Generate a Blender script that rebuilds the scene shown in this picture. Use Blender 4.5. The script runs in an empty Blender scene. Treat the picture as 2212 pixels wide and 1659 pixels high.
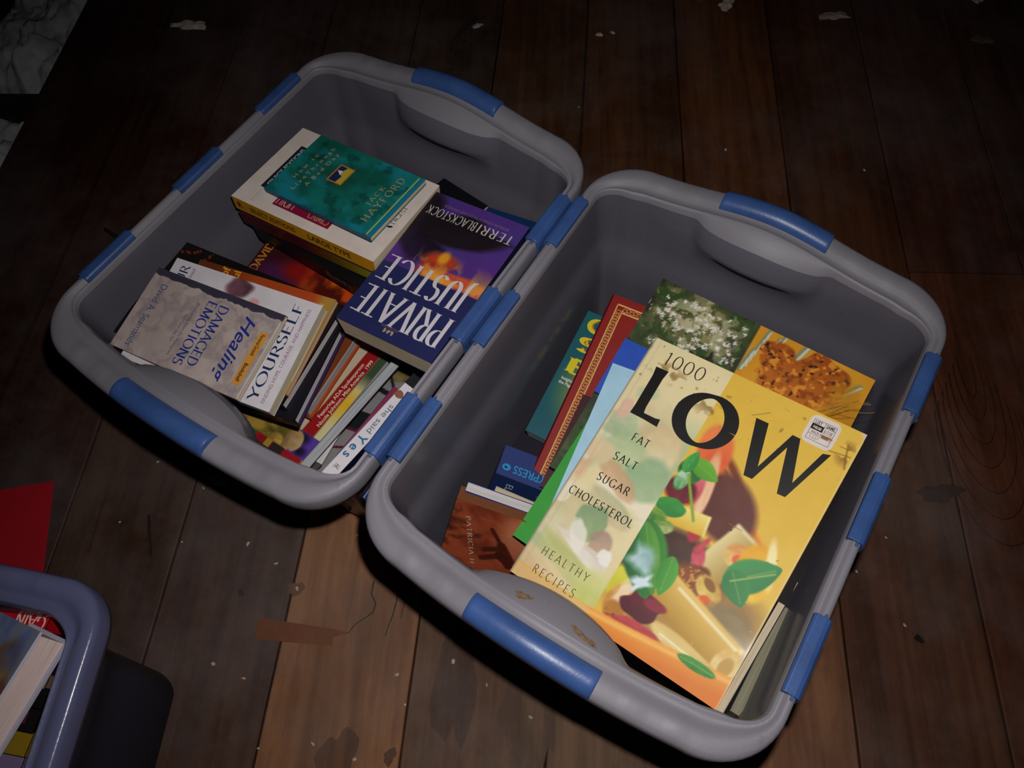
import bpy, bmesh, math, random
import numpy as np
from mathutils import Vector, Matrix, Quaternion
C = bpy.context.scene.collection
sc = bpy.context.scene

# ------------------------------------------------------------------ camera, world, flash, exposure
CAM_H = 0.98                       # camera stands 0.98 m above the boards, looking down at the tubs
TILT, ROLL, FPX = 0.478897, -0.080109, 1623.965
fwd = Vector((0, math.sin(TILT), -math.cos(TILT)))
r0 = Vector((1, 0, 0)); u0 = r0.cross(fwd)
right = math.cos(ROLL)*r0 + math.sin(ROLL)*u0
up = -math.sin(ROLL)*r0 + math.cos(ROLL)*u0
cam = bpy.data.cameras.new('camera'); camo = bpy.data.objects.new('camera', cam); C.objects.link(camo)
cam.sensor_width = 36.0; cam.lens = FPX/2212*36.0; cam.clip_start = 0.01
camo.matrix_world = Matrix(((right.x, up.x, -fwd.x, 0), (right.y, up.y, -fwd.y, 0), (right.z, up.z, -fwd.z, CAM_H), (0, 0, 0, 1)))
sc.camera = camo

world = bpy.data.worlds.new('dark_room'); sc.world = world; world.use_nodes = True
wb = world.node_tree.nodes['Background']; wb.inputs[0].default_value = (0.55, 0.62, 0.8, 1); wb.inputs[1].default_value = 0.0035

# the camera's flash: a small lamp just above and right of the lens, its beam fading to the sides
fl = bpy.data.lights.new('camera_flash', 'SPOT'); flo = bpy.data.objects.new('camera_flash', fl); C.objects.link(flo)
fl.energy = 21.5; fl.color = (1.0, 0.965, 0.94); fl.shadow_soft_size = 0.009
fl.spot_size = math.radians(110); fl.spot_blend = 1.0
fpos = Vector((0, 0, CAM_H)) + right*0.030 + up*0.072
aim = Vector((0.03, 0.30, 0.2))
flo.location = fpos; flo.rotation_euler = (aim-fpos).to_track_quat('-Z', 'Y').to_euler()

sc.view_settings.view_transform = 'Standard'; sc.view_settings.look = 'None'
sc.view_settings.gamma = 1.0; sc.view_settings.use_curve_mapping = False
sc.view_settings.exposure = 0.0

# ------------------------------------------------------------------ helpers
rnd = random.Random(7)
def lin(c):
    c = np.asarray(c, float)
    if c.max() > 1.0: c = c/255.0
    return np.where(c <= 0.04045, c/12.92, ((c+0.055)/1.055)**2.4)
def hx(s): return np.array([int(s[i:i+2], 16) for i in (0, 2, 4)], float)/255.0
def tag(o, label=None, cat=None, group=None, kind=None):
    if label: o['label'] = label
    if cat: o['category'] = cat
    if group: o['group'] = group
    if kind: o['kind'] = kind
    return o
def empty(name, loc=(0, 0, 0)):
    o = bpy.data.objects.new(name, None); o.location = loc; o.empty_display_size = .02; C.objects.link(o); return o
class MB:
    """collects vertices, faces, material slots and printed colours of one mesh"""
    def __init__(s): s.v = []; s.f = []; s.m = []; s.c = []
    def add(s, vs, fs, mi=0, col=(1, 1, 1)):
        n = len(s.v); s.v += [tuple(map(float, v)) for v in vs]
        s.f += [tuple(i+n for i in f) for f in fs]; s.m += [mi]*len(fs)
        col = np.asarray(col, float)
        if col.ndim == 1: s.c += [tuple(col)]*len(vs)
        else: s.c += [tuple(x) for x in col]
    def box(s, x0, x1, y0, y1, z0, z1, mi=0, col=(1, 1, 1)):
        vs = [(x, y, z) for z in (z0, z1) for y in (y0, y1) for x in (x0, x1)]
        s.add(vs, [(0, 2, 3, 1), (4, 5, 7, 6), (0, 1, 5, 4), (2, 6, 7, 3), (0, 4, 6, 2), (1, 3, 7, 5)], mi, col)
    def build(s, name, mats, parent=None, M=None, smooth=False, bevel=0, weld=False):
        me = bpy.data.meshes.new(name)
        vs = s.v if M is None else [tuple(M @ Vector(v)) for v in s.v]
        me.from_pydata(vs, [], s.f)
        if not isinstance(mats, (list, tuple)): mats = [mats]
        for m in mats: me.materials.append(m)
        me.polygons.foreach_set('material_index', s.m)
        ca = me.color_attributes.new('print', 'FLOAT_COLOR', 'POINT')
        a = np.ones((len(s.v), 4), np.float32); a[:, :3] = lin(np.array(s.c)) if len(s.c) else 1
        ca.data.foreach_set('color', a.ravel())
        if smooth: me.polygons.foreach_set('use_smooth', [True]*len(s.f))
        me.validate(); me.update()
        o = bpy.data.objects.new(name, me); C.objects.link(o)
        if parent: o.parent = parent
        if weld:
            w = o.modifiers.new('weld', 'WELD'); w.merge_threshold = 1e-5
        if bevel:
            b = o.modifiers.new('bevel', 'BEVEL'); b.width = bevel; b.segments = 2; b.limit_method = 'ANGLE'; b.angle_limit = math.radians(40)
        return o

# ---- materials
def mat(name): 
    m = bpy.data.materials.new(name); m.use_nodes = True
    nt = m.node_tree; return m, nt, nt.nodes['Principled BSDF']
def noise(nt, scale, detail=3, vec=None, rough=.55):
    n = nt.nodes.new('ShaderNodeTexNoise'); n.inputs['Scale'].default_value = scale; n.inputs['Detail'].default_value = detail; n.inputs['Roughness'].default_value = rough
    if vec: nt.links.new(vec, n.inputs['Vector'])
    return n
def ramp(nt, src, stops):
    r = nt.nodes.new('ShaderNodeValToRGB'); nt.links.new(src, r.inputs[0]); el = r.color_ramp.elements
    while len(el) < len(stops): el.new(0.5)
    for e, (p, c) in zip(el, stops): e.position = p; e.color = (*c, 1)
    return r
def mix(nt, a, b, fac, mode='MIX'):
    n = nt.nodes.new('ShaderNodeMix'); n.data_type = 'RGBA'; n.blend_type = mode
    for s_, v in ((n.inputs[6], a), (n.inputs[7], b), (n.inputs[0], fac)):
        if isinstance(v, (int, float)): s_.default_value = v
        elif isinstance(v, tuple): s_.default_value = (*v, 1)
        else: nt.links.new(v, s_)
    return n.outputs[2]
def bump(nt, b, src, strength=.2, dist=.001):
    n = nt.nodes.new('ShaderNodeBump'); n.inputs['Strength'].default_value = strength; n.inputs['Distance'].default_value = dist
    nt.links.new(src, n.inputs['Height']); nt.links.new(n.outputs[0], b.inputs['Normal']); return n
def coords(nt, scale=(1, 1, 1), rot=(0, 0, 0)):
    t = nt.nodes.new('ShaderNodeTexCoord'); mp = nt.nodes.new('ShaderNodeMapping')
    mp.inputs['Scale'].default_value = scale; mp.inputs['Rotation'].default_value = rot
    nt.links.new(t.outputs['Object'], mp.inputs['Vector']); return mp.outputs[0]
def print_mat(name, rough=.3, coat=0.0, spec=.5, wear=.12):
    m, nt, b = mat(name)
    a = nt.nodes.new('ShaderNodeVertexColor'); a.layer_name = 'print'
    n = noise(nt, 55, 6, coords(nt)); r = ramp(nt, n.outputs[0], [(.35, (1, 1, 1)), (.75, (1-wear,)*3)])
    nt.links.new(mix(nt, a.outputs[0], r.outputs[0], 1.0, 'MULTIPLY'), b.inputs['Base Color'])
    n2 = noise(nt, 9, 2, coords(nt)); bump(nt, b, n2.outputs[0], .35, .004)
    b.inputs['Roughness'].default_value = rough; b.inputs['Specular IOR Level'].default_value = spec
    b.inputs['Coat Weight'].default_value = coat; b.inputs['Coat Roughness'].default_value = .06
    return m
M_PRINT = print_mat('printed_card', .55, 0, .28)
M_GLOSS = print_mat('glossy_printed_cover', .50, .13, .28, .06)
M_CLOTH = print_mat('book_cloth', .75, 0, .25, .2)
def pages_mat(name, col, col2):
    m, nt, b = mat(name)
    n = noise(nt, 1, 5, coords(nt, (14, 14, 1900))); r = ramp(nt, n.outputs[0], [(.3, tuple(lin(hx(col2)))), (.62, tuple(lin(hx(col))))])
    nt.links.new(r.outputs[0], b.inputs['Base Color']); bump(nt, b, n.outputs[0], .5, .0006)
    b.inputs['Roughness'].default_value = .85; b.inputs['Specular IOR Level'].default_value = .15
    return m
P_CREAM = pages_mat('page_edges_cream', 'd8c9ac', 'a8977c')
P_WHITE = pages_mat('page_edges_white', 'dcd8d6', 'b5b0b2')
P_PINK = pages_mat('page_edges_pink', 'e6cfc8', 'c2a8a2')
P_GREY = pages_mat('page_edges_grey', 'b4b7bb', '85888e')
P_DULL = pages_mat('page_edges_dull', '8c8872', '66644f')

def plastic(name, col, alpha, rough=.34, transl=.25, bumpy=.25, emis=None):
    m, nt, b = mat(name); out = nt.nodes['Material Output']
    n = noise(nt, 3.5, 4, coords(nt)); n2 = noise(nt, 260, 2, coords(nt))
    c = np.array(lin(hx(col)))
    r = ramp(nt, n.outputs[0], [(.3, tuple(c*.90)), (.7, tuple(np.minimum(c*1.1, 1)))])
    d = noise(nt, 38, 6, coords(nt), .7); dr = ramp(nt, d.outputs[0], [(.66, (1, 1, 1)), (.80, (.62, .52, .45))])
    cc = mix(nt, r.outputs[0], dr.outputs[0], .8, 'MULTIPLY')
    nt.links.new(cc, b.inputs['Base Color']); b.inputs['Roughness'].default_value = rough
    bump(nt, b, n2.outputs[0], bumpy, .0004)
    tl = nt.nodes.new('ShaderNodeBsdfTranslucent'); nt.links.new(cc, tl.inputs[0])
    tr = nt.nodes.new('ShaderNodeBsdfTransparent'); tr.inputs[0].default_value = (.93, .95, 1, 1)
    m1 = nt.nodes.new('ShaderNodeMixShader'); m1.inputs[0].default_value = transl
    m2 = nt.nodes.new('ShaderNodeMixShader'); m2.inputs[0].default_value = alpha
    nt.links.new(b.outputs[0], m1.inputs[1]); nt.links.new(tl.outputs[0], m1.inputs[2])
    nt.links.new(m1.outputs[0], m2.inputs[1]); nt.links.new(tr.outputs[0], m2.inputs[2])
    nt.links.new(m2.outputs[0], out.inputs[0]); return m
M_TUB = plastic('frosted_grey_plastic', '8e8b94', .03, .50)
M_TUB_WALL = plastic('thin_frosted_plastic', '73717c', .26, .22)
M_TUB_DARK = plastic('smoky_clear_plastic', '6e7198', .20, .22)
M_TUB_DARK_WALL = plastic('thin_smoky_plastic', '34384a', .30, .3)
def solid_plastic(name, col, rough=.35):
    m, nt, b = mat(name); c = lin(hx(col))
    n = noise(nt, 30, 5, coords(nt)); r = ramp(nt, n.outputs[0], [(.3, tuple(c*.82)), (.7, tuple(c*1.12))])
    nt.links.new(r.outputs[0], b.inputs['Base Color']); b.inputs['Roughness'].default_value = rough
    n2 = noise(nt, 420, 2, coords(nt)); bump(nt, b, n2.outputs[0], .3, .0004); return m
M_BLUE = solid_plastic('blue_latch_plastic', '36538a', .38)
def simple(name, col, rough=.8, var=.3, scale=60):
    m, nt, b = mat(name); c = lin(hx(col))
    n = noise(nt, scale, 5, coords(nt)); r = ramp(nt, n.outputs[0], [(.3, tuple(c*(1-var))), (.7, tuple(np.minimum(c*(1+var), 1)))])
    nt.links.new(r.outputs[0], b.inputs['Base Color']); b.inputs['Roughness'].default_value = rough
    bump(nt, b, n.outputs[0], .5, .002); return m

# ------------------------------------------------------------------ the boarded floor
PL = 0.12286                        # direction of the boards, turned a little clockwise from +Y
def boards(x, y):                   # board coordinates (across, along) -> world
    return (x*math.cos(PL)+y*math.sin(PL), -x*math.sin(PL)+y*math.cos(PL))
def wood_mat():
    m, nt, b = mat('old_floor_boards')
    a = nt.nodes.new('ShaderNodeVertexColor'); a.layer_name = 'print'
    gr = noise(nt, 1, 6, coords(nt, (55, 2.2, 55), (0, 0, 0)), .62)
    g1 = ramp(nt, gr.outputs[0], [(.30, (.42, .36, .32)), (.55, (1, 1, 1)), (.8, (1.15, 1.1, 1.05))])
    wv = nt.nodes.new('ShaderNodeTexWave'); wv.wave_type = 'BANDS'; wv.bands_direction = 'X'
    wv.inputs['Scale'].default_value = 9; wv.inputs['Distortion'].default_value = 14; wv.inputs['Detail'].default_value = 3; wv.inputs['Detail Scale'].default_value = 1.2
    nt.links.new(coords(nt, (1, .11, 1)), wv.inputs['Vector'])
    w1 = ramp(nt, wv.outputs[0], [(.0, (.60, .52, .48)), (.45, (1, 1, 1))])
    c = mix(nt, a.outputs[0], g1.outputs[0], .75, 'MULTIPLY'); c = mix(nt, c, w1.outputs[0], .30, 'MULTIPLY')
    st = noise(nt, 5.5, 6, coords(nt, (1.6, .55, 1)), .68); s1 = ramp(nt, st.outputs[0], [(.44, (1, 1, 1)), (.52, (.72, .68, .68)), (.70, (.42, .38, .38))])
    c = mix(nt, c, s1.outputs[0], .8, 'MULTIPLY')
    du = noise(nt, 2.2, 6, coords(nt), .7); d1 = ramp(nt, du.outputs[0], [(.45, (0, 0, 0)), (.75, (.5, .5, .5))])
    c = mix(nt, c, (.17, .15, .145), d1.outputs[0])
    sp = noise(nt, 170, 3, coords(nt), .6); p1 = ramp(nt, sp.outputs[0], [(.735, (0, 0, 0)), (.78, (.6, .6, .6))])
    c = mix(nt, c, (.36, .34, .31), p1.outputs[0])
    nt.links.new(c, b.inputs['Base Color']); b.inputs['Roughness'].default_value = .62; b.inputs['Specular IOR Level'].default_value = .22
    bump(nt, b, gr.outputs[0], .35, .002); return m
M_WOOD = wood_mat()
M_DARK = simple('dark_underfloor', '14100e', .95)
seams = [(-.836, -.800), (-.668, -.642), (-.502, -.468), (-.333, -.294), (-.162, -.128), (.008, .040), (.205, .211), (.366, .386), (.537, .552), (.712, .724), (.882, .895), (1.05, 1.07), (1.22, 1.24), (1.39, 1.41), (1.56, 1.58)]
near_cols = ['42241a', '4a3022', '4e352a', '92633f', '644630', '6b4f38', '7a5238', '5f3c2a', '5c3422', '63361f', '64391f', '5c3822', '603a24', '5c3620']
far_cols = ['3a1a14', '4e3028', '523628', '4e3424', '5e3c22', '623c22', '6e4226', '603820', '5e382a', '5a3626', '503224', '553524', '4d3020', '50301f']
joints = {0: [1.9], 1: [.62], 2: [.55, 1.7], 3: [.60], 4: [.50, 1.95], 5: [.62, 1.61], 6: [.735, 1.77], 7: [.58, 1.9], 8: [.721, 1.93], 9: [.36, 1.5], 10: [1.15], 11: [.3, 1.7], 12: [.8], 13: [1.3]}
fb = MB()
def sx(k, y):
    a, b_ = seams[k]; return a+(b_-a)*(y-.2)
for k in range(len(seams)-1):
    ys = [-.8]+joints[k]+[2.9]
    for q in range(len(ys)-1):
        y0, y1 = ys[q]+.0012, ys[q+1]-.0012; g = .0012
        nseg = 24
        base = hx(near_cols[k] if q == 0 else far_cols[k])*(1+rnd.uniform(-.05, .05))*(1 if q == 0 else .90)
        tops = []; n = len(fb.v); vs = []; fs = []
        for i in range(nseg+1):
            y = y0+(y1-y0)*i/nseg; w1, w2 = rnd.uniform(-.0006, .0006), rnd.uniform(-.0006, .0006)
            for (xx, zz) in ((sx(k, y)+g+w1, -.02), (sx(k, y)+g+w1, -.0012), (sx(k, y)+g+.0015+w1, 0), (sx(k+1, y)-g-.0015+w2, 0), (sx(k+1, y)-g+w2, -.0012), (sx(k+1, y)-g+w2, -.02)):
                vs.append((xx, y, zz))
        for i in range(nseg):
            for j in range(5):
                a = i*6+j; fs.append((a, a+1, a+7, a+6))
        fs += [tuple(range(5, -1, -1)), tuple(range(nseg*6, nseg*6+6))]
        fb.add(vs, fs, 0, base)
def fmark(pts, wd, col):            # splits, knots and old stains in the boards, just proud of the surface
    for i in range(len(pts)-1):
        (xa, ya), (xb, yb) = pts[i], pts[i+1]; dx, dy = xb-xa, yb-ya; l = math.hypot(dx, dy); nx, ny = -dy/l*wd*(1-.5*i/len(pts)), dx/l*wd*(1-.5*i/len(pts))
        fb.add([(xa-nx, ya-ny, .00012), (xb-nx*.8, yb-ny*.8, .00012), (xb+nx*.8, yb+ny*.8, .00012), (xa+nx, ya+ny, .00012)], [(0, 1, 2, 3)], 0, hx(col))
def fblob(cx, cy, rx, ry, col, seed, z=.0001, wob=.2):
    z += seed*.00002
    R_ = random.Random(seed); n = 26; ph = [R_.uniform(0, 6.3) for _ in range(3)]
    pts = []
    for i in range(n):
        t = 2*math.pi*i/n; k = 1+wob*math.sin(2*t+ph[0])+wob*.7*math.sin(3*t+ph[1])+wob*.5*math.sin(7*t+ph[2]); pts.append((cx+rx*k*math.cos(t), cy+ry*k*math.sin(t), z))
    fb.add(pts, [tuple(range(n))], 0, hx(col))
fmark([(-0.2271, 0.2107), (-0.2285, 0.1946), (-0.2207, 0.1815), (-0.2229, 0.1715), (-0.2315, 0.1643), (-0.2434, 0.1557), (-0.2511, 0.1441)], 0.0011, '1a120e')
fmark([(-0.1927, 0.208), (-0.1948, 0.1855), (-0.1974, 0.1681), (-0.2007, 0.1565), (-0.2036, 0.1429)], 0.0011, '1a120e')
fmark([(-0.1804, 0.2068), (-0.184, 0.186), (-0.1864, 0.1657)], 0.0007, '1a120e')
fmark([(-0.5501, 0.2862), (-0.5404, 0.2561), (-0.5321, 0.2312)], 0.0016, '120c0a')
fmark([(0.5417, 0.6258), (0.5515, 0.5247), (0.5568, 0.488)], 0.0006, '2a1810')
fmark([(-0.6181, 0.2276), (-0.6201, 0.2854), (-0.6193, 0.3188)], 0.0006, '1a120e')
fblob(-0.2431, 0.0019, 0.02, 0.035, '6a4428', 1)
fblob(-0.1806, 0.0081, 0.007, 0.009, '5a3820', 2)
fblob(-0.1103, 0.095, 0.022, 0.085, '54392a', 3)
fblob(-0.0257, 0.0526, 0.03, 0.05, '5c4431', 5)
fblob(0.0062, 0.0953, 0.012, 0.06, '5c4431', 6)
fblob(-0.3276, 0.1962, 0.009, 0.01, '6a4028', 8)
fblob(-0.399, 0.1877, 0.004, 0.005, '1c100c', 9)
fblob(0.5091, 0.3594, 0.01, 0.008, '38221a', 10)
fblob(0.4549, 0.1699, 0.005, 0.005, '140c0a', 11)
fblob(0.5841, 0.8293, 0.012, 0.02, '50321f', 12)
fblob(0.7087, 0.7763, 0.03, 0.02, '482c1c', 13)
fblob(0.1062, 0.9568, 0.03, 0.008, '523422', 14)
fblob(0.5182, 0.3598, 0.03, 0.012, '3c2216', 15)
for i in range(7):                  # cathedral grain on the board right of the tub
    fmark([(0.5938+ (.010+.0085*i)*math.sin(t)*1.0, 0.5563-.02*i-.13*math.cos(t)*(.4+.12*i)) for t in [(-1.9+3.8*q/16) for q in range(17)]], .0011, '3a2012')
fb.box(-.80, 1.7, -.8, 2.9, -.06, -.0205, 1)
fb.box(-1.9, -.80, -.8, 2.9, -.20, -.19, 1)
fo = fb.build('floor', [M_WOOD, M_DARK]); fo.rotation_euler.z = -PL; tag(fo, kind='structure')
# dark timber edging beyond the last board, and the open bay with a bearer across it
tb = MB()
def band(mb, x0a, x0b, x1a, x1b, y0, y1, z0, z1, col):
    vs = [(x0a, y0, z0), (x1a, y0, z0), (x1b, y1, z0), (x0b, y1, z0), (x0a, y0, z1), (x1a, y0, z1), (x1b, y1, z1), (x0b, y1, z1)]
    mb.add(vs, [(3, 2, 1, 0), (4, 5, 6, 7), (0, 1, 5, 4), (2, 3, 7, 6), (1, 2, 6, 5), (3, 0, 4, 7)], 0, col)
band(tb, -1.05, -.93, -.874, -.741, -.8, 2.9, -.05, .004, hx('3c1c14'))
to = tb.build('trim_1', [M_WOOD]); to.rotation_euler.z = -PL; tag(to, kind='structure')

# poses: x, y, z of the front cover centre, quaternion, width, height, thickness (metres)
POSE={'ada_magazine': (-0.3035, 0.5031, 0.136, 0.8967, -0.0, -0.0001, 0.4427, 0.2009, 0.25, 0.012),
 'bad_day': (-0.1856, 0.6579, 0.281, 0.8921, -0.0394, 0.0102, 0.4501, 0.1097, 0.1682, 0.007),
 'black_far': (-0.0935, 0.6219, 0.2317, 0.9222, -0.0118, -0.0202, -0.386, 0.0784, 0.15, 0.03),
 'black_hard': (-0.3308, 0.5054, 0.2347, 0.8631, 0.0238, -0.0352, 0.5033, 0.1401, 0.2397, 0.022),
 'black_side': (0.288, 0.1785, 0.1552, 0.6798, 0.2231, 0.6597, -0.2299, 0.16, 0.1385, 0.014),
 'black_under': (-0.1961, 0.6571, 0.2157, 0.9018, -0.0066, -0.0043, 0.4321, 0.15, 0.204, 0.028),
 'blue_far': (-0.0178, 0.5654, 0.2306, 0.9679, -0.0084, -0.0159, -0.2506, 0.0778, 0.15, 0.02),
 'blue_fat': (0.0091, 0.2732, 0.0951, 0.4009, 0.4284, 0.3856, -0.7121, 0.12, 0.1216, 0.046),
 'blue_white': (-0.0042, 0.2509, 0.1249, 0.3982, -0.6951, -0.4021, -0.4434, 0.12, 0.1523, 0.013),
 'board': (-0.3279, 0.4789, 0.2076, 0.8391, -0.0066, -0.04, 0.5425, 0.128, 0.2252, 0.02),
 'c_brown': (-0.5266, 0.1334, 0.223, 0.4327, 0.5593, 0.4327, -0.5593, 0.09, 0.1674, 0.018),
 'c_clear': (-0.5357, 0.0744, 0.2928, 0.9659, -0.032, -0.146, -0.2114, 0.15, 0.21, 0.034),
 'c_co': (-0.5253, 0.1204, 0.223, 0.4334, 0.5587, 0.4334, -0.5587, 0.09, 0.1726, 0.012),
 'c_darkred': (-0.5294, 0.1813, 0.253, 0.4305, 0.5609, 0.4305, -0.5609, 0.03, 0.1498, 0.018),
 'c_gain': (-0.5287, 0.1665, 0.243, 0.4312, 0.5604, 0.4312, -0.5604, 0.05, 0.1551, 0.019),
 'c_pattern': (-0.5339, 0.051, 0.223, 0.4365, 0.5563, 0.4365, -0.5563, 0.09, 0.1731, 0.014),
 'c_redtext': (-0.5293, 0.0832, 0.223, 0.4349, 0.5575, 0.4349, -0.5575, 0.09, 0.1749, 0.02),
 'c_script': (-0.5268, 0.1518, 0.223, 0.4319, 0.5599, 0.4319, -0.5599, 0.09, 0.1623, 0.017),
 'c_the': (-0.5261, 0.1038, 0.223, 0.434, 0.5582, 0.434, -0.5582, 0.09, 0.1759, 0.017),
 'c_yellow': (-0.5325, 0.0628, 0.223, 0.4358, 0.5568, 0.4358, -0.5568, 0.09, 0.1739, 0.022),
 'cat_cover': (-0.1901, 0.4331, 0.085, 0.9766, 0.0, 0.0, -0.2151, 0.13, 0.19, 0.02),
 'clear_pages': (0.2126, 0.0809, 0.1497, 0.652, -0.2348, -0.6855, -0.2234, 0.15, 0.1134, 0.014),
 'cream_edge': (0.2075, 0.0951, 0.155, 0.6625, -0.2471, -0.6625, -0.2471, 0.16, 0.1473, 0.008),
 'cream_pages': (0.0083, 0.2585, 0.0944, 0.3875, -0.7082, -0.3781, -0.4531, 0.12, 0.1213, 0.014),
 'dark_low': (0.0344, 0.4044, 0.06, 0.9158, 0.0, 0.0, -0.4017, 0.11, 0.16, 0.03),
 'dark_red': (-0.2031, 0.666, 0.2427, 0.8791, -0.0071, -0.0052, 0.4765, 0.145, 0.2106, 0.021),
 'fire': (-0.2121, 0.6666, 0.1831, 0.9671, 0.0003, 0.0057, -0.2545, 0.1679, 0.215, 0.02),
 'green': (0.1219, 0.2592, 0.2079, 0.9375, 0.0941, -0.0334, -0.3332, 0.17, 0.22, 0.005),
 'grey_pages': (-0.2045, 0.4243, 0.1351, 0.7964, -0.181, -0.4997, -0.2885, 0.05, 0.1932, 0.012),
 'healing': (-0.3499, 0.4693, 0.2694, 0.4962, 0.0998, -0.0075, -0.8624, 0.1058, 0.1923, 0.005),
 'large_type': (-0.1992, 0.6595, 0.2685, 0.8817, -0.0201, 0.0329, 0.4702, 0.1428, 0.2148, 0.021),
 'light_blue': (0.1407, 0.2438, 0.2202, 0.9614, 0.09, -0.0499, -0.2552, 0.2, 0.25, 0.004),
 'low': (0.1582, 0.2235, 0.263, 0.9349, 0.0703, -0.1047, -0.3318, 0.2295, 0.2921, 0.026),
 'magenta': (-0.1809, 0.3814, 0.1355, 0.5604, 0.2652, 0.7599, -0.1955, 0.09, 0.1169, 0.01),
 'maroon': (0.1083, 0.3076, 0.1739, 0.9588, 0.0962, -0.0267, -0.2659, 0.13, 0.12, 0.008),
 'orange_board': (-0.304, 0.5053, 0.1728, 0.8706, -0.0054, -0.0232, 0.4914, 0.12, 0.2001, 0.022),
 'patricia': (-0.0133, 0.2219, 0.1415, 0.4367, 0.3952, 0.3602, -0.7235, 0.11, 0.159, 0.02),
 'private_justice': (-0.08, 0.5264, 0.2657, 0.3031, -0.0483, 0.0052, 0.9517, 0.136, 0.2097, 0.034),
 'red_gold': (0.1423, 0.361, 0.1711, 0.9563, 0.1277, -0.0261, -0.2619, 0.1701, 0.2646, 0.022),
 'royal_blue': (0.1529, 0.3752, 0.2298, 0.9457, 0.0949, -0.031, -0.3092, 0.1, 0.072, 0.004),
 'said_yes': (-0.1609, 0.3661, 0.1295, 0.6192, 0.2686, 0.6984, -0.2382, 0.14, 0.1555, 0.017),
 'spice': (0.2142, 0.3273, 0.2166, 0.9435, 0.0957, -0.0318, -0.3155, 0.2575, 0.2603, 0.018),
 'sunset': (-0.3118, 0.4931, 0.2397, 0.8443, 0.0022, -0.0425, 0.5341, 0.128, 0.1917, 0.008),
 'teal_yellow': (0.1196, 0.4283, 0.1125, 0.9532, 0.1028, -0.0282, -0.2828, 0.14, 0.1821, 0.03),
 'thin_pages': (-0.231, 0.4094, 0.1097, 0.8212, -0.1302, -0.5153, -0.2075, 0.05, 0.1083, 0.01),
 'yourself': (-0.3277, 0.474, 0.2556, 0.8466, 0.0292, -0.0669, 0.5273, 0.1354, 0.2012, 0.015)}
# ------------------------------------------------------------------ tubs
def rim_path(a, b, r, nl=34, ns=64, nc=14):
    """samples round the rim: (kind, s, angle) ; long sides along v, short sides along u"""
    P = []
    for i in range(ns): P.append(('S', 1, -(a-r)+2*(a-r)*i/ns, 1))                # far short side (v=+b), u rising
    for i in range(nc): P.append(('C', (1, 1), math.pi/2*(1-i/nc), 1))
    for i in range(nl): P.append(('L', 1, (b-r)-2*(b-r)*i/nl, 1))
    for i in range(nc): P.append(('C', (1, -1), -math.pi/2*(i/nc), 1))
    for i in range(ns): P.append(('S', -1, (a-r)-2*(a-r)*i/ns, -1))
    for i in range(nc): P.append(('C', (-1, -1), -math.pi/2-math.pi/2*(i/nc), 1))
    for i in range(nl): P.append(('L', -1, -(b-r)+2*(b-r)*i/nl, 1))
    for i in range(nc): P.append(('C', (-1, 1), math.pi-math.pi/2*(i/nc), 1))
    return P
def sm(x): x = max(0., min(1., x)); return x*x*(3-2*x)
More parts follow.
